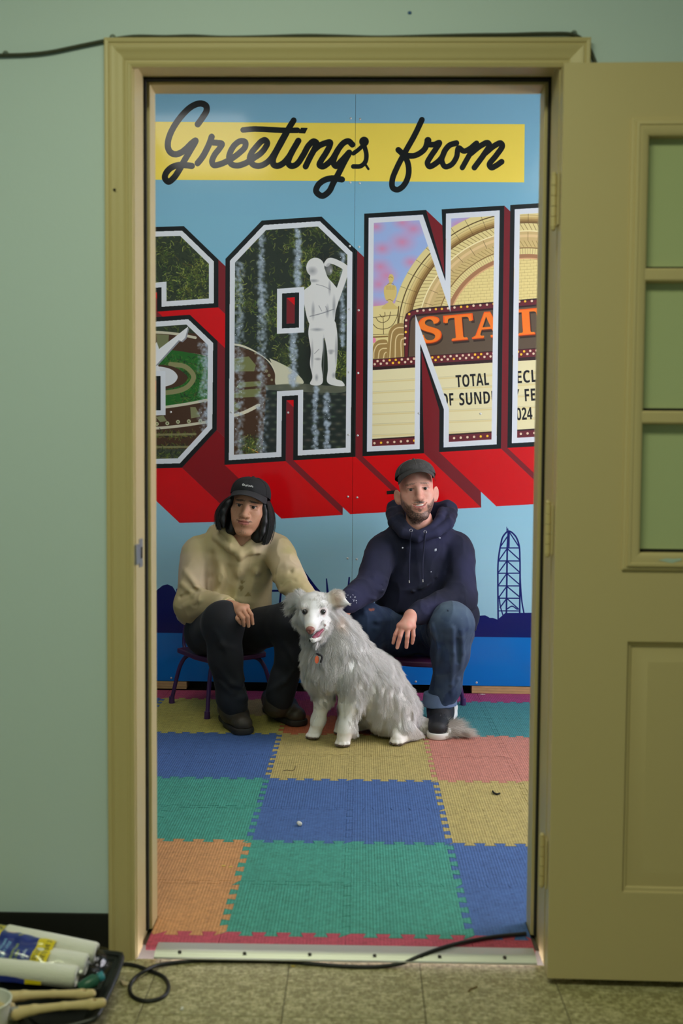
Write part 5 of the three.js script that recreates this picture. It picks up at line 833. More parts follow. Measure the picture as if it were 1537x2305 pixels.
  for (const [pts, r] of [[[[0.25,0.812,-4.55],[0.188,0.834,-4.565],[0.146,0.875,-4.62],[0.144,0.91,-4.7],[0.165,0.927,-4.77]], [0.018, 0.022, 0.026, 0.028, 0.034]], [[[0.25,0.828,-4.553],[0.2,0.855,-4.575],[0.172,0.895,-4.62],[0.172,0.923,-4.69]], [0.014, 0.017, 0.02, 0.024]], [[[0.25,0.812,-4.55],[0.329,0.833,-4.565],[0.387,0.873,-4.62],[0.406,0.908,-4.7],[0.395,0.925,-4.77]], [0.018, 0.022, 0.027, 0.03, 0.034]], [[[0.25,0.828,-4.553],[0.31,0.852,-4.575],[0.352,0.893,-4.62],[0.369,0.921,-4.69]], [0.014, 0.017, 0.02, 0.024]]]) for (let i = 0; i < pts.length - 1; i++) ho.cone(pts[i], pts[i + 1], r[i], r[i + 1], 0.009);
  ho.chain([[0.165,0.923,-4.78],[0.286,0.899,-4.85],[0.396,0.92,-4.78]], 0.046, 0.03); ho.ell([0.284,0.79,-4.86], [0.11, 0.1, 0.05], 0.05);
   ho.cone([0.259,0.39,-4.71], [0.26,0.292,-4.71], 0.17, 0.17, 0.02, 1);
  const fold = folds([
    [[[0.157,0.791,-4.58],[0.15,0.675,-4.56],[0.143,0.556,-4.56]], -0.011, 0.012], [[[0.381,0.773,-4.58],[0.386,0.656,-4.57],[0.351,0.578,-4.56]], -0.011, 0.012], [[[0.202,0.764,-4.56],[0.183,0.657,-4.55]], 0.006, 0.016], [[[0.369,0.712,-4.56],[0.34,0.638,-4.55],[0.271,0.588,-4.54]], 0.008, 0.014], [[[0.143,0.578,-4.55],[0.232,0.576,-4.54],[0.339,0.616,-4.54]], 0.010, 0.011], [[[0.155,0.54,-4.54],[0.252,0.538,-4.53]], 0.007, 0.01], [[[0.145,0.557,-4.54],[0.271,0.556,-4.53],[0.349,0.585,-4.54]], -0.009, 0.008],
    [[[0.431,0.709,-4.6],[0.395,0.655,-4.585],[0.374,0.578,-4.56]], 0.006, 0.01], [[[0.495,0.634,-4.6],[0.445,0.584,-4.52],[0.384,0.56,-4.48]], 0.008, 0.011], [[[0.506,0.567,-4.58],[0.434,0.558,-4.5],[0.342,0.552,-4.44]], 0.009, 0.01], [[[0.361,0.534,-4.43],[0.28,0.536,-4.36]], 0.006, 0.01], [[[0.466,0.544,-4.53],[0.405,0.536,-4.5]], -0.006, 0.008],
    [[[0.115,0.702,-4.58],[0.095,0.668,-4.53],[0.071,0.642,-4.5]], 0.007, 0.01], [[[0.11,0.632,-4.5],[0.055,0.645,-4.47],[0.007,0.632,-4.45]], 0.009, 0.009], [[[0.098,0.589,-4.46],[0.036,0.614,-4.44],[-0.011,0.601,-4.42]], 0.009, 0.009], [[[0.075,0.552,-4.42],[0.008,0.581,-4.4],[-0.036,0.579,-4.38]], 0.007, 0.009], [[[0.09,0.611,-4.47],[0.027,0.63,-4.45]], -0.006, 0.006],
  ]);
  ho.warp = (x, y, z) => 1.7 * fold(x, y, z) - 0.0035 * creased(x + 7, y, z, 14, 9, 13) - 0.0012 * noise3(x * 45, y * 30, z * 45);
  const navy = srgb(20, 23, 44), faded = srgb(38, 39, 70);
  const hd = obj('hoodie', (ho.mesh(0.0062, (x, y, z) => { const a = noise3(x * 6 + 5, y * 6, z * 6), b = noise3(x * 22, y * 22, z * 22); return mixC(navy, faded, 0.25 + a * 0.9 + b * 0.3); })), clothM({ sheen: 0.08 }), t);
  for (const p of [[0.219,0.847,-4.527], [0.281,0.841,-4.527]]) obj('eyelet', ring3(p, 0.0062, 0.0014, [-0.5, 0, 0]), M.steel, hd);
  for (const pts of [[[0.219,0.843,-4.523],[0.217,0.784,-4.555],[0.214,0.697,-4.545],[0.214,0.626,-4.545]], [[0.281,0.838,-4.523],[0.278,0.775,-4.55],[0.272,0.688,-4.54],[0.273,0.631,-4.54]]]) { const d = obj('drawstring', tube(pts, 0.0032, 24, 8), mat([34, 36, 58], 0.9), hd); obj('string_tip', tube([pts[3], [pts[3][0] + 0.001, pts[3][1] - 0.012, pts[3][2] + 0.001]], 0.0026, 4, 8), mat([176, 172, 166], 0.5), d); }
  // dried paint on the cloth: small raised flecks
  const fl = [], R = rng(44); const fleck = (p, r) => { const g = new THREE.SphereGeometry(r, 7, 5).scale(1, 0.6 + R(), 0.5); g.rotateZ(R() * 3); fl.push(g.translate(...p)); };
  for (const p of [[0.345,0.814,-4.567],[0.348,0.812,-4.567],[0.322,0.822,-4.563],[0.327,0.762,-4.553],[0.33,0.758,-4.553],[0.325,0.756,-4.553],[0.331,0.764,-4.553],[0.12,0.634,-4.535],[0.094,0.596,-4.45],[0.184,0.768,-4.553],[0.31,0.664,-4.545]]) fleck(p, 0.0022 + 0.0014 * R());
  for (let i = 0; i < 26; i++) { const p = [-0.039,0.566,-4.312]; fleck([p[0] + (R() - 0.5) * 0.05, p[1] + (R() - 0.5) * 0.05, p[2] + (R() - 0.7) * 0.012], 0.0016 + 0.0012 * R()); }
  obj('paint_flecks', fl, mat([208, 210, 220], 0.6), hd).userData.label = 'dried white paint flecks';
  const cap = capMesh({ base: 0.082, tilt: 0.062, top: 0.13, square: 2.1, brim: 0.058, slope: 0.10, bend: 0.036 }), wash = dataTexture(256, (x, y) => { const v = 200 + 90 * (N2[y * 256 + x] - 0.5) + 60 * (N1[y * 256 + x] - 0.5); return [v, v, v]; }, true, 6);
  for (const g of [cap.crown, cap.brim]) metricUV(g); const crownG = metricUV(cap.crown), brimG = metricUV(cap.brim);
  const cm = mat([82, 80, 78], 0.9, { map: wash }), em = mat([104, 102, 100], 0.9);
  const c = obj('cap', placeHead(crownG, H), cm, t); obj('brim', placeHead(brimG, H), cm, c); obj('cap_seams', placeHead(cap.seams, H), em, c); obj('cap_button', placeHead(cap.button, H), cm, c);
  obj('cap_strap', placeHead(rbox(-0.13, -0.016, -0.045, -0.08, 0.0, -0.035, 0.003), H), mat([24, 24, 26], 0.8), c);
}

// ---------------------------------------------------------------- the dog
{
  const t = thing('dog', 'fluffy white dog sitting on the yellow mats with open mouth and red tag', 'dog');
  const white = srgb(246, 244, 241), cream = srgb(228, 200, 168), pinkS = srgb(206, 150, 138), rim = srgb(60, 38, 34), lipC = srgb(70, 38, 44);
  const f = new Field();
  // trunk, neck and shoulders
  f.chain([[-0.159,0.525,-4.17],[-0.106,0.399,-4.215]], [0.078, 0.105], 0.05); f.chain([[-0.105,0.392,-4.205],[0.049,0.224,-4.265],[0.144,0.098,-4.31]], [0.11, 0.12, 0.1], 0.05); f.ell([-0.143,0.317,-4.165], [0.085, 0.1, 0.08], 0.05);
  // fore legs with wrist and toes
  const fore = (pts, r) => { f.chain(pts, r, 0.03); };
  fore([[-0.158,0.277,-4.18],[-0.148,0.178,-4.215],[-0.17,0.076,-4.235],[-0.179,0.037,-4.24]], [0.06, 0.036, 0.025, 0.024]); fore([[-0.035,0.283,-4.16],[-0.034,0.176,-4.15],[-0.053,0.071,-4.135],[-0.06,0.039,-4.132]], [0.068, 0.042, 0.028, 0.027]);
  const paw = (c, d, w) => { const s = [d[2], 0, -d[0]]; f.cone(c, [c[0] + d[0] * 0.02, 0.024, c[2] + d[2] * 0.02], 0.025, 0.022, 0.015); for (let i = -1.5; i <= 1.5; i++) f.cone([c[0] + s[0] * i * w * 0.7, 0.022, c[2] + s[2] * i * w * 0.7], [c[0] + s[0] * i * w + d[0] * (0.038 - 0.004 * i * i), 0.0135, c[2] + s[2] * i * w + d[2] * (0.038 - 0.004 * i * i)], 0.014, 0.0122, 0.004); };
  const p1 = [-0.183,0.024,-4.25], p2 = [-0.063,0.017,-4.145], p3 = [0.164,0.019,-4.175], p4 = [-0.076,0.018,-4.33];
  paw([p1[0], 0.028, p1[2]], [-0.35, 0, 0.93], 0.0125); paw([p2[0], 0.03, p2[2]], [-0.15, 0, 0.98], 0.0135); paw([p3[0], 0.026, p3[2]], [-0.45, 0, 0.89], 0.012); paw([p4[0], 0.026, p4[2]], [-0.1, 0, 0.99], 0.012);
  // haunch, hock and tail
  f.ell([0.131,0.127,-4.27], [0.095, 0.105, 0.095], 0.05); f.chain([[0.176,0.051,-4.22],[0.214,0.018,-4.24],[0.166,0.021,-4.18]], [0.045, 0.03, 0.024], 0.03); f.ell([-0.017,0.076,-4.36], [0.07, 0.075, 0.07], 0.05);
  f.chain([[0.219,0.04,-4.35],[0.294,0.005,-4.34],[0.367,0.005,-4.315],[0.415,0.013,-4.29]], [0.05, 0.038, 0.03, 0.018], 0.03);
  // head
  f.ell([-0.177,0.567,-4.115], [0.068, 0.06, 0.07], 0.03); f.ell([-0.172,0.52,-4.12], [0.078, 0.05, 0.062], 0.03);
  f.cone([-0.183,0.535,-4.065], [-0.19,0.505,-3.992], 0.038, 0.0235, 0.03); f.cone([-0.187,0.554,-4.06], [-0.19,0.519,-3.992], 0.022, 0.015, 0.02);
  f.chain([[-0.151,0.494,-4.06],[-0.167,0.465,-4.025],[-0.181,0.456,-3.995]], [0.03, 0.0165, 0.0125], 0.014);
  f.chain([[-0.135,0.51,-4.03],[-0.144,0.496,-4.01],[-0.164,0.481,-3.985],[-0.183,0.479,-3.955]], [0.0036, 0.0062, 0.0088, 0.0095], 0.003, 1); f.chain([[-0.143,0.489,-4.03],[-0.165,0.474,-4.015],[-0.183,0.473,-3.985]], [0.008, 0.012, 0.011], 0.003, 1);        // open mouth
  for (const p of [[-0.216,0.559,-4.035],[-0.147,0.558,-4.04]]) f.ball(p, 0.0115, 0.008, 1);
  for (const s of [0, 1]) f.ball([[-0.22,0.57,-4.058],[-0.145,0.57,-4.062]][s], 0.014, 0.012);
  // dropped ear on the right, flattened ear on the left
  const e = [[-0.111,0.602,-4.115],[-0.09,0.61,-4.095],[-0.049,0.587,-4.075]]; f.chain(e, [0.026, 0.02, 0.0065], 0.02); f.cone([-0.107,0.584,-4.1], [-0.068,0.587,-4.08], 0.014, 0.009, 0.012); f.chain([[-0.241,0.599,-4.14],[-0.266,0.586,-4.15],[-0.277,0.561,-4.15]], [0.026, 0.02, 0.008], 0.02);
  f.op((x, y) => 0.0015 - y, 0.002, 2, [0, 0, 0], [0, 0, 0]);
  const eyeP = [[-0.217,0.557,-4.046],[-0.147,0.557,-4.05]], mouthP = [[-0.135,0.51,-4.03],[-0.144,0.496,-4.01],[-0.164,0.481,-3.985],[-0.183,0.479,-3.955]], earP = [-0.095,0.603,-4.09], cheekP = [-0.081,0.517,-4.11], noseP = [-0.192,0.5,-3.972], tailP = [0.358,0.006,-4.31];
  const dist = (p, q) => Math.hypot(p[0] - q[0], p[1] - q[1], p[2] - q[2]);
  const mouthD = (p) => { let b = 9; for (let i = 0; i < 3; i++) { const a = mouthP[i], c = mouthP[i + 1], d = c.map((v, k) => v - a[k]), l = d.reduce((s, v) => s + v * v, 0); let u = p.reduce((s, v, k) => s + (v - a[k]) * d[k], 0) / l; u = u < 0 ? 0 : u > 1 ? 1 : u; b = Math.min(b, dist(p, a.map((v, k) => v + u * d[k]))); } return b; };
  const hide = f.mesh(0.0045, (x, y, z) => {
    const p = [x, y, z], n = noise3(x * 70, y * 70, z * 70), ed = Math.min(...eyeP.map((q) => dist(p, q))), md = mouthD(p);
    if (ed < 0.0122) return rim; if (md < 0.0105) return mixC(lipC, pinkS, 0.25 + 0.7 * noise3(x * 400, y * 400, z * 400));
    if (y < 0.012) return srgb(120, 104, 96);
    const c = Math.max(step01(0.045, 0.012, dist(p, earP)) * 0.9, step01(0.06, 0.015, dist(p, cheekP)) * 0.55, step01(0.03, 0.02, dist(p, noseP)) * 0.3, y < 0.06 ? 0.18 : 0);
    return mixC(mixC(white, cream, c), pinkS, ed < 0.02 ? 0.3 : 0.05 * n);
  });
  const bodyM = new THREE.MeshStandardMaterial({ vertexColors: true, roughness: 0.85 });
  obj('body', hide, bodyM, t);
  const glossy = new THREE.MeshPhysicalMaterial({ color: srgb(20, 13, 11), roughness: 0.08, clearcoat: 1, clearcoatRoughness: 0.03 });
  for (const p of eyeP) obj('eye', new THREE.SphereGeometry(0.0108, 24, 16).translate(...p), glossy, t);
  const nf = new Field(); nf.ell(noseP, [0.0175, 0.0135, 0.0145], 0.01); nf.ball([noseP[0], noseP[1] - 0.012, noseP[2] - 0.002], 0.008, 0.01); for (const s of [-1, 1]) nf.ell([noseP[0] + s * 0.0085 + 0.003, noseP[1] - 0.006, noseP[2] + 0.0135], [0.0042, 0.004, 0.006], 0.003, 1);
  obj('nose', nf.mesh(0.0018), new THREE.MeshPhysicalMaterial({ color: srgb(150, 92, 80), roughness: 0.42, clearcoat: 0.25 }), t);
  const tg = new Field(); tg.chain([[-0.147,0.488,-4.035],[-0.167,0.471,-4.012],[-0.18,0.465,-3.996]], [0.006, 0.0075, 0.0065], 0.01, 0); tg.cone([-0.15,0.491,-4.026], [-0.178,0.471,-3.99], 0.0012, 0.0012, 0.006, 1);
  obj('tongue', tg.mesh(0.002), mat([158, 78, 98], 0.35), t);
  const teeth = []; const jaw = [[-0.193,0.461,-3.985],[-0.188,0.46,-3.981],[-0.182,0.459,-3.98],[-0.177,0.46,-3.981]]; for (const p of jaw) teeth.push(new THREE.ConeGeometry(0.0022, 0.006, 8).translate(p[0], p[1] + 0.001, p[2])); const ca = [-0.171,0.464,-3.99]; teeth.push(new THREE.ConeGeometry(0.0022, 0.008, 8).translate(...ca));
  obj('teeth', teeth, mat([232, 226, 212], 0.3), t);
  const claws = []; for (const [c, d] of [[p1, [-0.35, 0.93]], [p2, [-0.15, 0.98]], [p3, [-0.45, 0.89]]]) for (let i = -1.5; i <= 1.5; i++) { const g = new THREE.ConeGeometry(0.0032, 0.011, 8); g.rotateX(1.9); g.rotateY(Math.atan2(d[0], d[1])); claws.push(g.translate(c[0] + d[1] * i * 0.013 + d[0] * 0.051, 0.0095, c[2] - d[0] * i * 0.013 + d[1] * 0.051)); }
  obj('claws', claws, mat([70, 56, 50], 0.4), t);
  // collar hidden in the ruff, with its tag
  const neck = [-0.136,0.435,-4.195], collar = new THREE.TorusGeometry(0.088, 0.008, 10, 48); collar.scale(1, 1, 1.6); collar.rotateX(Math.PI / 2 - 0.55); collar.rotateZ(0.35); const cl = obj('collar', collar.translate(neck[0], neck[1] - 0.02, neck[2] + 0.01), mat([30, 28, 34], 0.7), t);
  const tp = [-0.168,0.373,-4.02], tagG = new THREE.CylinderGeometry(0.0095, 0.0095, 0.0022, 28).rotateX(Math.PI / 2).scale(0.95, 1.6, 1); tagG.rotateY(0.5); obj('collar_tag', tagG.translate(...tp), mat([196, 92, 52], 0.4, { metalness: 0.15 }), cl);
  obj('tag_ring', [ring3([tp[0] + 0.002, tp[1] + 0.02, tp[2] - 0.002], 0.006, 0.0012, [0, 0.6, 0]), tube([[tp[0] - 0.004, tp[1] + 0.024, tp[2] - 0.006], [tp[0] + 0.02, tp[1] + 0.012, tp[2] - 0.004], [tp[0] + 0.014, tp[1] - 0.012, tp[2] - 0.002]], 0.0045, 12, 6)], mat([40, 36, 40], 0.6), cl);
  // fur: curved tapering hairs laid along the coat
  const hairs = []; { const S = 5; for (let j = 0; j <= S; j++) { const u = j / S, r = 1 - u * 0.92; for (let k = 0; k < 3; k++) { const a = (k / 3) * Math.PI * 2; hairs.push(Math.cos(a) * r, u - 0.12 * u * u, Math.sin(a) * r); } } }
  const hg = new THREE.BufferGeometry(), hi = []; for (let j = 0; j < 5; j++) for (let k = 0; k < 3; k++) { const a = j * 3 + k, b = j * 3 + (k + 1) % 3; hi.push(a, a + 3, b, b, a + 3, b + 3); }
  { const pos = new Float32Array(hairs.length); for (let i = 0; i < hairs.length; i += 3) { pos[i] = hairs[i]; pos[i + 1] = hairs[i + 1]; pos[i + 2] = hairs[i + 2]; } hg.setAttribute('position', new THREE.BufferAttribute(pos, 3)); hg.setIndex(hi); hg.computeVertexNormals(); }
  // guides: position, comb direction, length, lift
  const guides = [
    ...[[-0.187,0.529,-4.03],[-0.211,0.524,-4.06],[-0.155,0.524,-4.06]].map((p) => [p, [0, 0.7, -0.7], 0.009, 0.18, 0.035]), ...[[-0.183,0.586,-4.06],[-0.208,0.593,-4.07],[-0.156,0.593,-4.07]].map((p) => [p, [0, 0.75, -0.65], 0.016, 0.25, 0.045]), ...[[-0.19,0.505,-3.99],[-0.18,0.456,-3.995]].map((p) => [p, [0.1, 0.2, -0.9], 0.006, 0.15, 0.03]),
    ...[[-0.253,0.533,-4.11]].map((p) => [p, [-0.75, -0.55, 0.1], 0.05, 0.5, 0.05]), ...[[-0.264,0.469,-4.12],[-0.238,0.437,-4.1]].map((p) => [p, [-0.6, -0.8, 0.1], 0.055, 0.5, 0.06]), ...[[-0.116,0.536,-4.1],[-0.103,0.492,-4.1]].map((p) => [p, [0.6, -0.6, -0.1], 0.04, 0.45, 0.05]), ...[[-0.159,0.413,-4.09],[-0.195,0.392,-4.1]].map((p) => [p, [-0.1, -0.95, 0.25], 0.055, 0.4, 0.07]),
    ...[[-0.194,0.314,-4.09],[-0.132,0.317,-4.08],[-0.079,0.331,-4.1]].map((p) => [p, [0.05, -1, 0.15], 0.05, 0.35, 0.09]), ...[[-0.16,0.225,-4.13]].map((p) => [p, [0.1, -1, 0.1], 0.04, 0.35, 0.05]),
    ...[[-0.037,0.506,-4.24],[0.055,0.404,-4.3],[0.151,0.28,-4.36],[0.211,0.138,-4.4]].map((p) => [p, [0.5, -0.8, -0.1], 0.045, 0.35, 0.1]), ...[[-0.018,0.374,-4.16],[0.056,0.257,-4.2],[0.111,0.203,-4.2]].map((p) => [p, [0.35, -0.93, 0.1], 0.045, 0.3, 0.1]),
    ...[[0.093,0.118,-4.17],[0.057,0.092,-4.2]].map((p) => [p, [-0.25, -0.95, 0.15], 0.05, 0.35, 0.07]), ...[[0.175,0.111,-4.2],[0.226,0.068,-4.3]].map((p) => [p, [0.3, -0.9, 0.1], 0.045, 0.35, 0.07]),
    ...[[-0.17,0.142,-4.21],[-0.176,0.068,-4.21]].map((p) => [p, [0.1, -0.98, 0], 0.013, 0.2, 0.045]), ...[[-0.055,0.167,-4.11],[-0.065,0.089,-4.1]].map((p) => [p, [0, -0.98, 0.1], 0.014, 0.2, 0.05]), ...[[-0.016,0.158,-4.15],[-0.024,0.094,-4.15]].map((p) => [p, [0.45, -0.88, 0], 0.055, 0.4, 0.03]),
    ...[p1, p2, p3, p4].map((p) => [[p[0], 0.02, p[2] + 0.02], [0, -0.6, 0.6], 0.006, 0.15, 0.05]), ...[[0.294,0.02,-4.34]].map((p) => [p, [0.5, -0.5, 0.5], 0.07, 0.55, 0.05]), ...[[0.357,0.02,-4.31]].map((p) => [p, [0.45, -0.45, 0.7], 0.085, 0.6, 0.05]), ...[[0.411,0.023,-4.28]].map((p) => [p, [0.95, -0.2, 0.35], 0.085, 0.5, 0.05]), ...[[0.332,0.036,-4.34]].map((p) => [p, [0.25, 0.9, 0.15], 0.06, 0.7, 0.03]),
    ...[[-0.081,0.604,-4.085],[-0.058,0.592,-4.075]].map((p) => [p, [0.75, -0.5, 0.2], 0.012, 0.25, 0.022]), ...[[-0.095,0.603,-4.09]].map((p) => [p, [0.3, -0.3, 0.5], 0.016, 0.4, 0.02]),
  ];
  const P = hide.attributes.position, NN = hide.attributes.normal, ix = hide.index.array, area = []; let sum = 0;
  const A = V(), Bv = V(), Cv = V();
  for (let i = 0; i < ix.length; i += 3) { A.fromBufferAttribute(P, ix[i]); Bv.fromBufferAttribute(P, ix[i + 1]); Cv.fromBufferAttribute(P, ix[i + 2]); sum += Bv.sub(A).cross(Cv.sub(A)).length() / 2; area.push(sum); }
  const R = rng(123), COUNT = 210000, fur = new THREE.InstancedMesh(hg, new THREE.MeshPhysicalMaterial({ color: 0xffffff, roughness: 0.9, transmission: 0.3, thickness: 0 }), COUNT), m4 = new THREE.Matrix4(), X = V(), Y = V(), Z = V(), q = V(), nn = V(), dir = V(); let n = 0;
  for (let it = 0; it < COUNT * 2 && n < COUNT; it++) {
    let a = 0, b = area.length - 1; const r = R() * sum; while (a < b) { const m = (a + b) >> 1; area[m] < r ? a = m + 1 : b = m; }
    const i = a * 3; let u = R(), v = R(); if (u + v > 1) { u = 1 - u; v = 1 - v; }
    A.fromBufferAttribute(P, ix[i]); Bv.fromBufferAttribute(P, ix[i + 1]).sub(A); Cv.fromBufferAttribute(P, ix[i + 2]).sub(A); q.copy(A).addScaledVector(Bv, u).addScaledVector(Cv, v); nn.fromBufferAttribute(NN, ix[i]);
    const p = [q.x, q.y, q.z]; if (p[1] < 0.014 || Math.min(...eyeP.map((k) => dist(p, k))) < 0.0132 || mouthD(p) < 0.0118 || dist(p, noseP) < 0.021) continue;
    let w = 0, len = 0, lift = 0; dir.set(0, 0, 0); for (const [gp, gd, gl, gf, gs] of guides) { const d = dist(p, gp) / gs, k = 1 / (0.02 + d * d * d * d); w += k; len += k * gl; lift += k * gf; dir.x += gd[0] * k; dir.y += gd[1] * k; dir.z += gd[2] * k; }
    dir.multiplyScalar(1 / w); len = (len / w) * (0.65 + 0.6 * R()); lift = lift / w;
    dir.addScaledVector(nn, -dir.dot(nn)); if (dir.lengthSq() < 1e-6) continue; dir.normalize().addScaledVector(nn, lift * (0.4 + 0.55 * R()));
    const cl_ = 0.22 + 0.16 * (len > 0.03), s = 55; dir.x += cl_ * noise3(p[0] * s, p[1] * s, p[2] * s) + 0.14 * (R() - 0.5); dir.y += cl_ * 0.6 * noise3(p[0] * s + 40, p[1] * s, p[2] * s); dir.z += cl_ * noise3(p[0] * s, p[1] * s + 70, p[2] * s) + 0.14 * (R() - 0.5);
    Y.copy(dir).normalize(); if (p[1] + Y.y * len < 0.004) { len = Math.max(0.006, Math.min(len, (p[1] - 0.004) / Math.max(0.05, -Y.y))); Y.y *= 0.6; Y.normalize(); }
    X.crossVectors(Y, nn); if (X.lengthSq() < 1e-6) X.set(1, 0, 0); X.normalize(); Z.crossVectors(X, Y);
    const th = 0.00034 + 0.0062 * len * (0.7 + 0.6 * R()); q.addScaledVector(nn, -0.002);
    m4.makeBasis(X.multiplyScalar(th), Y.multiplyScalar(len), Z.multiplyScalar(th)).setPosition(q); fur.setMatrixAt(n, m4);
    const c = Math.max(step01(0.04, 0.012, dist(p, earP)) * 0.9, step01(0.055, 0.015, dist(p, cheekP)) * 0.55, p[1] < 0.07 ? 0.2 : 0), g = 0.98 + 0.04 * R(); fur.setColorAt(n, mixC(white, cream, c + 0.1 * R()).multiplyScalar(g)); n++;
  }
  fur.count = n; fur.name = 'fur'; fur.userData.kind = 'stuff'; fur.castShadow = fur.receiveShadow = true; t.add(fur);
}

// ---------------------------------------------------------------- cables
const cordM = mat([22, 22, 23], 0.45);
{
  const pts = [[-0.562,-0.016,-2.35],[-0.521,-0.016,-2.343],[-0.479,-0.016,-2.319],[-0.44,-0.016,-2.29],[-0.421,-0.016,-2.245],[-0.427,-0.016,-2.201],[-0.457,-0.016,-2.186],[-0.489,-0.016,-2.201],[-0.507,-0.016,-2.243],[-0.503,-0.012,-2.275],[-0.484,-0.006,-2.298],[-0.465,-0.011,-2.332],[-0.42,-0.016,-2.359],[-0.359,-0.016,-2.371],[-0.276,-0.016,-2.375],[-0.192,-0.016,-2.375],[-0.108,-0.016,-2.363],[-0.025,-0.016,-2.353],[0.047,-0.016,-2.354],[0.104,-0.011,-2.363],[0.151,0.004,-2.373],[0.206,0.008,-2.407],[0.273,0.006,-2.446],[0.341,0.006,-2.471],[0.412,0.006,-2.488]];
  const o = obj('extension_cord', tube(pts, 0.0045, 260, 12), cordM); tag(o, 'black power cord looped on the vinyl floor and crossing the metal threshold', 'cord');
}
{
  const o = obj('wall_wire', tube([[-0.884,2.065,-2.379],[-0.823,2.068,-2.379],[-0.762,2.07,-2.379],[-0.712,2.075,-2.379],[-0.641,2.089,-2.379],[-0.574,2.102,-2.379],[-0.521,2.11,-2.381],[-0.449,2.109,-2.38],[-0.39,2.11,-2.379],[-0.321,2.108,-2.381],[-0.22,2.109,-2.38],[-0.131,2.111,-2.379],[-0.061,2.11,-2.38],[0.029,2.108,-2.381],[0.138,2.11,-2.38],[0.237,2.112,-2.379],[0.326,2.113,-2.379],[0.406,2.115,-2.379],[0.467,2.112,-2.379],[0.493,2.095,-2.379],[0.511,2.062,-2.379],[0.526,2.004,-2.379]], 0.0042, 240, 8), mat([62, 66, 50], 0.6)); tag(o, 'thin dark wire tacked along the wall above the door casing', 'wire');
  const st = new THREE.TorusGeometry(0.006, 0.0013, 8, 16, Math.PI), stm = mat([120, 130, 112], 0.5);
  [[-0.811,2.072,-2.381],[-0.568,2.108,-2.381],[0.467,2.116,-2.381]].forEach((p) => { const m = obj('staple', st, stm, o); m.position.set(...p); });
}
// ---------------------------------------------------------------- painting gear on the floor at the left
{
  // open black tray with a rolled rim, standing on the floor
  const rim = [[-0.53,0.049,-2.26],[-0.537,0.014,-2.06],[-0.66,0.001,-2.03],[-0.879,0.039,-2.3]], t = thing('paint_tray', 'black plastic paint tray on the vinyl floor left of the door casing', 'tray'), base = rim.map((p, i) => [p[0] + [-0.03, -0.03, 0.02, 0.02][i], FL + 0.001, p[2] + [0.02, -0.02, -0.02, 0.02][i]]), in0 = rim.map((p, i) => [p[0] + [-0.012, -0.012, 0.01, 0.01][i], p[1] - 0.004, p[2] + [0.01, -0.01, -0.01, 0.01][i]]), in1 = base.map((p, i) => [p[0] + [-0.008, -0.008, 0.008, 0.008][i], FL + 0.006, p[2] + [0.008, -0.008, -0.008, 0.008][i]]);
  const tri = [], q = (a, b, c, d) => tri.push(a, b, c, a, c, d);
  for (let i = 0; i < 4; i++) { const j = (i + 1) % 4; q(rim[j], rim[i], base[i], base[j]); q(rim[i], rim[j], in0[j], in0[i]); q(in0[i], in0[j], in1[j], in1[i]); } q(in1[0], in1[1], in1[2], in1[3]); q(base[3], base[2], base[1], base[0]);
  const g = new THREE.BufferGeometry().setFromPoints(tri.map((p) => V(...p))); g.computeVertexNormals(); obj('tray_shell', g, mat([20, 21, 22], 0.42, { side: THREE.DoubleSide }), t);
  obj('rim', new THREE.TubeGeometry(new THREE.CatmullRomCurve3(rim.map((p) => V(...p)), true, 'catmullrom', 0.12), 90, 0.0065, 10, true), mat([28, 29, 31], 0.35), t);
}
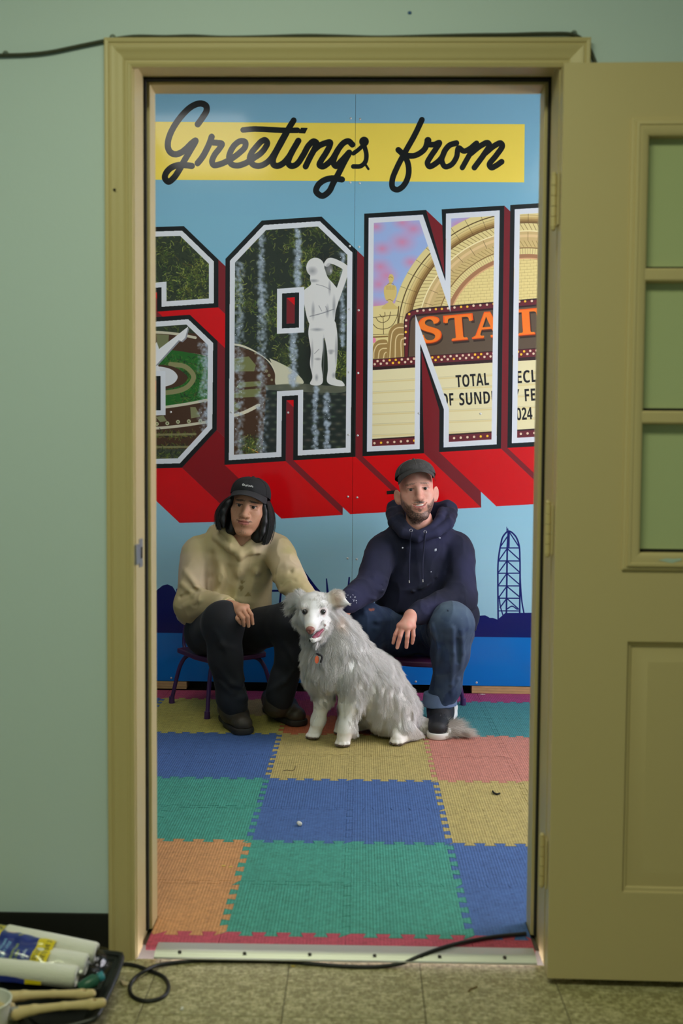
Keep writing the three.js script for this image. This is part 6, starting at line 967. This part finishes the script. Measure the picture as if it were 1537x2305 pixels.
{
  // clear pack of roller covers with a printed band
  const F0 = [-0.898,0.11,-2.3], F1 = [-0.546,0.045,-2.285], N0 = [-0.909,0.052,-2.15], N1 = [-0.562,0.017,-2.165], t = thing('roller_pack', 'clear pack of white roller covers with yellow and blue label lying on the tray', 'roller pack');
  const at = (u, v, h) => { const l = (a, b, k) => a.map((x, i) => x + (b[i] - x) * k), p = l(l(F0, F1, u), l(N0, N1, u), v); return [p[0], p[1] + h, p[2] + h * 0.35]; };
  const puff = (u, v) => 0.034 * Math.pow(Math.max(0, Math.sin(Math.PI * Math.min(1, Math.max(0, v)))), 0.6) * Math.pow(Math.max(0, Math.sin(Math.PI * Math.min(1, 0.12 + u * 0.9))), 0.5) * (1 + 0.10 * Math.cos(v * Math.PI * 6)) + 0.0022 * noise3(u * 22, v * 9, 1);
  const sheet = (u0, u1, lift, n = 40) => { const P = [], U = [], I = []; for (let j = 0; j <= n; j++) for (let i = 0; i <= n; i++) { const u = u0 + (u1 - u0) * i / n, v = j / n; P.push(...at(u, v, puff(u, v) + lift)); U.push(i / n, 1 - v); } for (let j = 0; j < n; j++) for (let i = 0; i < n; i++) { const a = j * (n + 1) + i; I.push(a, a + n + 1, a + 1, a + 1, a + n + 1, a + n + 2); } const g = new THREE.BufferGeometry(); g.setAttribute('position', new THREE.BufferAttribute(new Float32Array(P), 3)); g.setAttribute('uv', new THREE.BufferAttribute(new Float32Array(U), 2)); g.setIndex(I); g.computeVertexNormals(); return g; };
  const c = document.createElement('canvas'); c.width = 1024; c.height = 700; const x = c.getContext('2d'), fillR = (a, b, w, h, k) => { x.fillStyle = k; x.fillRect(a, b, w, h); };
  const across = (s, u, v, size, k, font = 'sans-serif') => { x.save(); x.translate(u, v); x.rotate(-Math.PI / 2); x.fillStyle = k; x.font = 'bold ' + size + 'px ' + font; x.fillText(s, 0, 0); x.restore(); };
  fillR(0, 0, 1024, 700, '#e6cf1e'); fillR(470, 0, 390, 700, '#1e2f8c'); x.beginPath(); x.arc(560, 130, 74, 0, 7); x.fillStyle = '#c8402c'; x.fill(); x.lineWidth = 8; x.strokeStyle = '#d8d4cc'; x.stroke(); across('LINT', 552, 170, 34, '#f0ece0'); across('FREE', 592, 170, 34, '#f0ece0');
  across('WhiteDove', 420, 560, 118, '#2a2c30'); across('TODAS LAS PINTURAS', 560, 690, 38, '#8fc4e6'); across('DE ACEITE Y LATEX', 610, 690, 42, '#8fc4e6'); across('Superficies lisas', 690, 640, 40, '#b8c83c'); across('y semi lisas', 736, 640, 40, '#b8c83c'); across('Tejido Dralon', 800, 640, 40, '#cfe0ee'); across('9 x 3/8', 690, 240, 56, '#d6cc3a');
  across('RODILLOS', 920, 640, 62, '#30302c'); across('PAQUETE DE 3', 990, 640, 62, '#30302c'); across('(3)', 960, 140, 40, '#5a5430');
  const tx = new THREE.CanvasTexture(c); tx.colorSpace = THREE.SRGBColorSpace;
  obj('label', sheet(0.02, 0.66, 0.0012), mat(new THREE.Color(1, 1, 1), 0.3, { map: tx, side: THREE.DoubleSide }), t);
  obj('plastic_film', sheet(0, 1.04, 0.0028, 56), new THREE.MeshPhysicalMaterial({ color: 0xffffff, roughness: 0.12, transmission: 1, thickness: 0, side: THREE.DoubleSide }), t);
  const nap = mat([236, 234, 224], 1, { bumpMap: rollerBump, bumpScale: 0.003 });
  for (let k = 0; k < 3; k++) { const v = 0.2 + 0.3 * k, a = V(...at(0.3, v, 0.008)), b = V(...at(0.90 - 0.02 * k, v, 0.006)), L = a.distanceTo(b), r = new THREE.LatheGeometry([[0.012, 0], [0.021, 0.001], [0.0235, 0.006], [0.024, L / 2], [0.0235, L - 0.006], [0.021, L - 0.001], [0.012, L], [0.012, 0]].map((p) => new THREE.Vector2(...p)), 28); r.applyQuaternion(new THREE.Quaternion().setFromUnitVectors(V(0, 1, 0), b.clone().sub(a).normalize())); r.translate(a.x, a.y, a.z); obj('roller_cover', r, nap, t); }
}
function paintBrush(label, tail, head, lift) {
  const t = thing('paint_brush', label, 'brush'), d = head.map((v, i) => v - tail[i]), P = (k, h = 0) => [tail[0] + d[0] * k, tail[1] + d[1] * k + h, tail[2] + d[2] * k], f = new Field();
  f.chain([P(0), P(0.12), P(0.45, lift), P(0.8, lift), P(1)], [0.0095, 0.0098, 0.0075, 0.0095, 0.0135], 0.006); f.cone(P(0.085, 0.03), P(0.085, -0.03), 0.0042, 0.0042, 0.002, 1);
  obj('handle', f.mesh(0.0022), mat([214, 190, 140], 0.5), t); const q = new THREE.Quaternion().setFromUnitVectors(V(0, 1, 0), V(...d).normalize()), place = (g, k) => g.applyQuaternion(q).translate(...P(k));
  obj('ferrule', place(new THREE.CylinderGeometry(0.0155, 0.014, 0.05, 20).scale(1, 1, 0.6), 1.12), M.steel, t); obj('bristles', place(new THREE.CylinderGeometry(0.017, 0.0152, 0.06, 20).scale(1, 1, 0.55), 1.38), mat([60, 52, 42], 0.9), t);
}
paintBrush('wooden paint brush with a hole in its handle, the one lying nearer the roller pack', [-0.559,0.036,-2.115], [-0.733,0.033,-2.1], 0.003);
paintBrush('wooden paint brush lying lowest and nearest the camera across the black tray', [-0.527,0.039,-2.075], [-0.697,0.025,-2.055], 0.003);
{
  const t = thing('wooden_dowel', 'short round wooden stick end between the two paint brushes', 'stick'), f = new Field(); f.chain([[-0.718,0.025,-2.075],[-0.746,0.028,-2.07],[-0.789,0.034,-2.06]], [0.0115, 0.009, 0.0105], 0.01); obj('dowel_shaft', f.mesh(0.003), mat([206, 184, 138], 0.5), t); obj('collar_ring', ring3([-0.771,0.032,-2.063], 0.0105, 0.002, [0, Math.PI / 2, 0]), M.steel, t);
}
{
  const t = thing('squeeze_bottle', 'small green bottle with a teal cap lying in the black tray', 'bottle'), a = V(...[-0.577,0.042,-2.15]), b = V(...[-0.547,0.053,-2.17]), L = a.distanceTo(b), q = new THREE.Quaternion().setFromUnitVectors(V(0, 1, 0), b.clone().sub(a).normalize());
  const lt = (pts) => new THREE.LatheGeometry(pts.map((p) => new THREE.Vector2(...p)), 24).applyQuaternion(q).translate(a.x, a.y - 0.004, a.z); obj('bottle_body', lt([[0, -0.02], [0.013, -0.018], [0.014, 0], [0.014, L * 0.45], [0.009, L * 0.62], [0.008, L * 0.7]]), mat([40, 92, 74], 0.35), t); obj('bottle_cap', lt([[0.0095, L * 0.66], [0.0105, L * 0.7], [0.0095, L], [0, L + 0.001]]), mat([48, 128, 140], 0.4), t);
}
{
  const t = thing('plastic_tub', 'white plastic tub cut off at the lower left corner beside the brushes', 'tub', [-0.75,-0.02,-2.038]); obj('tub_wall', new THREE.LatheGeometry([[0, 0.001], [0.036, 0.001], [0.044, 0.075], [0.047, 0.077], [0.0465, 0.082], [0.042, 0.08], [0.034, 0.004], [0, 0.004]].map((p) => new THREE.Vector2(...p)), 40), mat([222, 222, 214], 0.4), t); obj('tub_lip', ring3([0, 0.08, 0], 0.0455, 0.002, [Math.PI / 2, 0, 0]), mat([222, 222, 214], 0.4), t);
}
// ---------------------------------------------------------------- litter
function scrap(name, label, cat, pos, pts, h, m, turn = 0) { const s = new THREE.Shape(pts.map((p) => new THREE.Vector2(...p))), g = new THREE.ExtrudeGeometry(s, { depth: h, bevelEnabled: true, bevelSize: 0.0004, bevelThickness: 0.0004, bevelSegments: 1 }).rotateX(-Math.PI / 2), o = obj(name, g, m); o.position.set(pos[0], pos[1] + 0.0009, pos[2]); o.rotation.y = turn; return tag(o, label, cat); }
scrap('wood_chip', 'pale triangular chip on the vinyl beside the black tray and cord loop', 'chip', [-0.526,-0.02,-2.258], [[-0.008, 0.014], [0.014, 0.004], [0.011, -0.008], [0.002, -0.004], [-0.004, 0.004]], 0.004, mat([206, 188, 148], 0.7));
{
  const f = new Field(), p = [-0.188,0.004,-3.222], R = rng(3); for (let i = 0; i < 7; i++) f.ell([p[0] + (R() - 0.5) * 0.012, 0.005 + R() * 0.006, p[2] + (R() - 0.5) * 0.012], [0.003 + 0.004 * R(), 0.0025, 0.004 + 0.003 * R()], 0.002, 0, [R(), R() * 3, R()]);
  tag(obj('paper_wad', f.mesh(0.0012), mat([208, 206, 198], 0.8)), 'small crumpled white paper wad on the blue foam tiles', 'paper');
}
tag(obj('black_curl', tube([[0.468,0.004,-3.576],[0.47,0.004,-3.557],[0.478,0.004,-3.547],[0.49,0.004,-3.555]], 0.0032, 16, 8), M.seal), 'short curved black scrap on the yellow tiles at the right', 'scrap');
tag(obj('loose_thread', tube([[-0.28,0.002,-3.786],[-0.267,0.002,-3.797],[-0.252,0.002,-3.787],[-0.241,0.002,-3.804],[-0.239,0.002,-3.843]], 0.0011, 30, 6), mat([74, 62, 40], 0.9)), 'thin dark thread curled on the yellow tiles in front of the dog', 'thread');
scrap('paper_scrap', 'tiny white paper scrap at the foot of the right timber block', 'paper', [0.605,0.001,-5.061], [[-0.014, 0.001], [-0.004, 0.006], [0, 0.014], [0.004, 0.004], [0.014, 0.002], [0.008, -0.003], [-0.006, -0.002]], 0.0008, mat([226, 222, 216], 0.7));
scrap('tape_bit', 'left one of two yellow tape bits on the orange tiles', 'tape', [-0.383,0.001,-2.889], [[-0.005, 0.002], [0.004, 0.003], [0.005, -0.001], [-0.004, -0.002]], 0.0006, mat([222, 196, 92], 0.6));
scrap('tape_bit', 'right one of two yellow tape bits on the orange tiles', 'tape', [-0.362,0.001,-2.883], [[-0.005, 0.001], [0.005, 0.002], [0.004, -0.002], [-0.005, -0.002]], 0.0006, mat([222, 196, 92], 0.6), 0.3);
tag(obj('dry_leaf_bit', tube([[0.248,-0.018,-2.254],[0.255,-0.018,-2.265],[0.262,-0.018,-2.269],[0.269,-0.019,-2.276]], 0.0014, 20, 6), mat([112, 84, 40], 0.8)), 'brown crumb of dry leaf on the vinyl floor at the right', 'leaf');
scrap('vinyl_crumb', 'tiny yellow crumb on the vinyl in front of the threshold', 'crumb', [-0.15,-0.019,-2.354], [[-0.004, 0.001], [0.003, 0.002], [0.005, -0.001], [-0.002, -0.002]], 0.001, mat([206, 180, 70], 0.6));
scrap('white_flake', 'white flake on the vinyl floor at the lower left of the doorway', 'flake', [-0.376,-0.019,-2.162], [[-0.002, 0.006], [0.002, 0.006], [0.003, -0.005], [-0.002, -0.006]], 0.0008, mat([216, 216, 206], 0.6));
{ const o = obj('blue_tack', new THREE.SphereGeometry(0.0045, 12, 8).scale(1, 0.8, 0.4), mat([44, 90, 150], 0.5)); o.position.set(...[0.1,2.163,-2.384]); tag(o, 'small blue dab on the mint wall above the door', 'tack'); }

renderer.render(scene, camera);
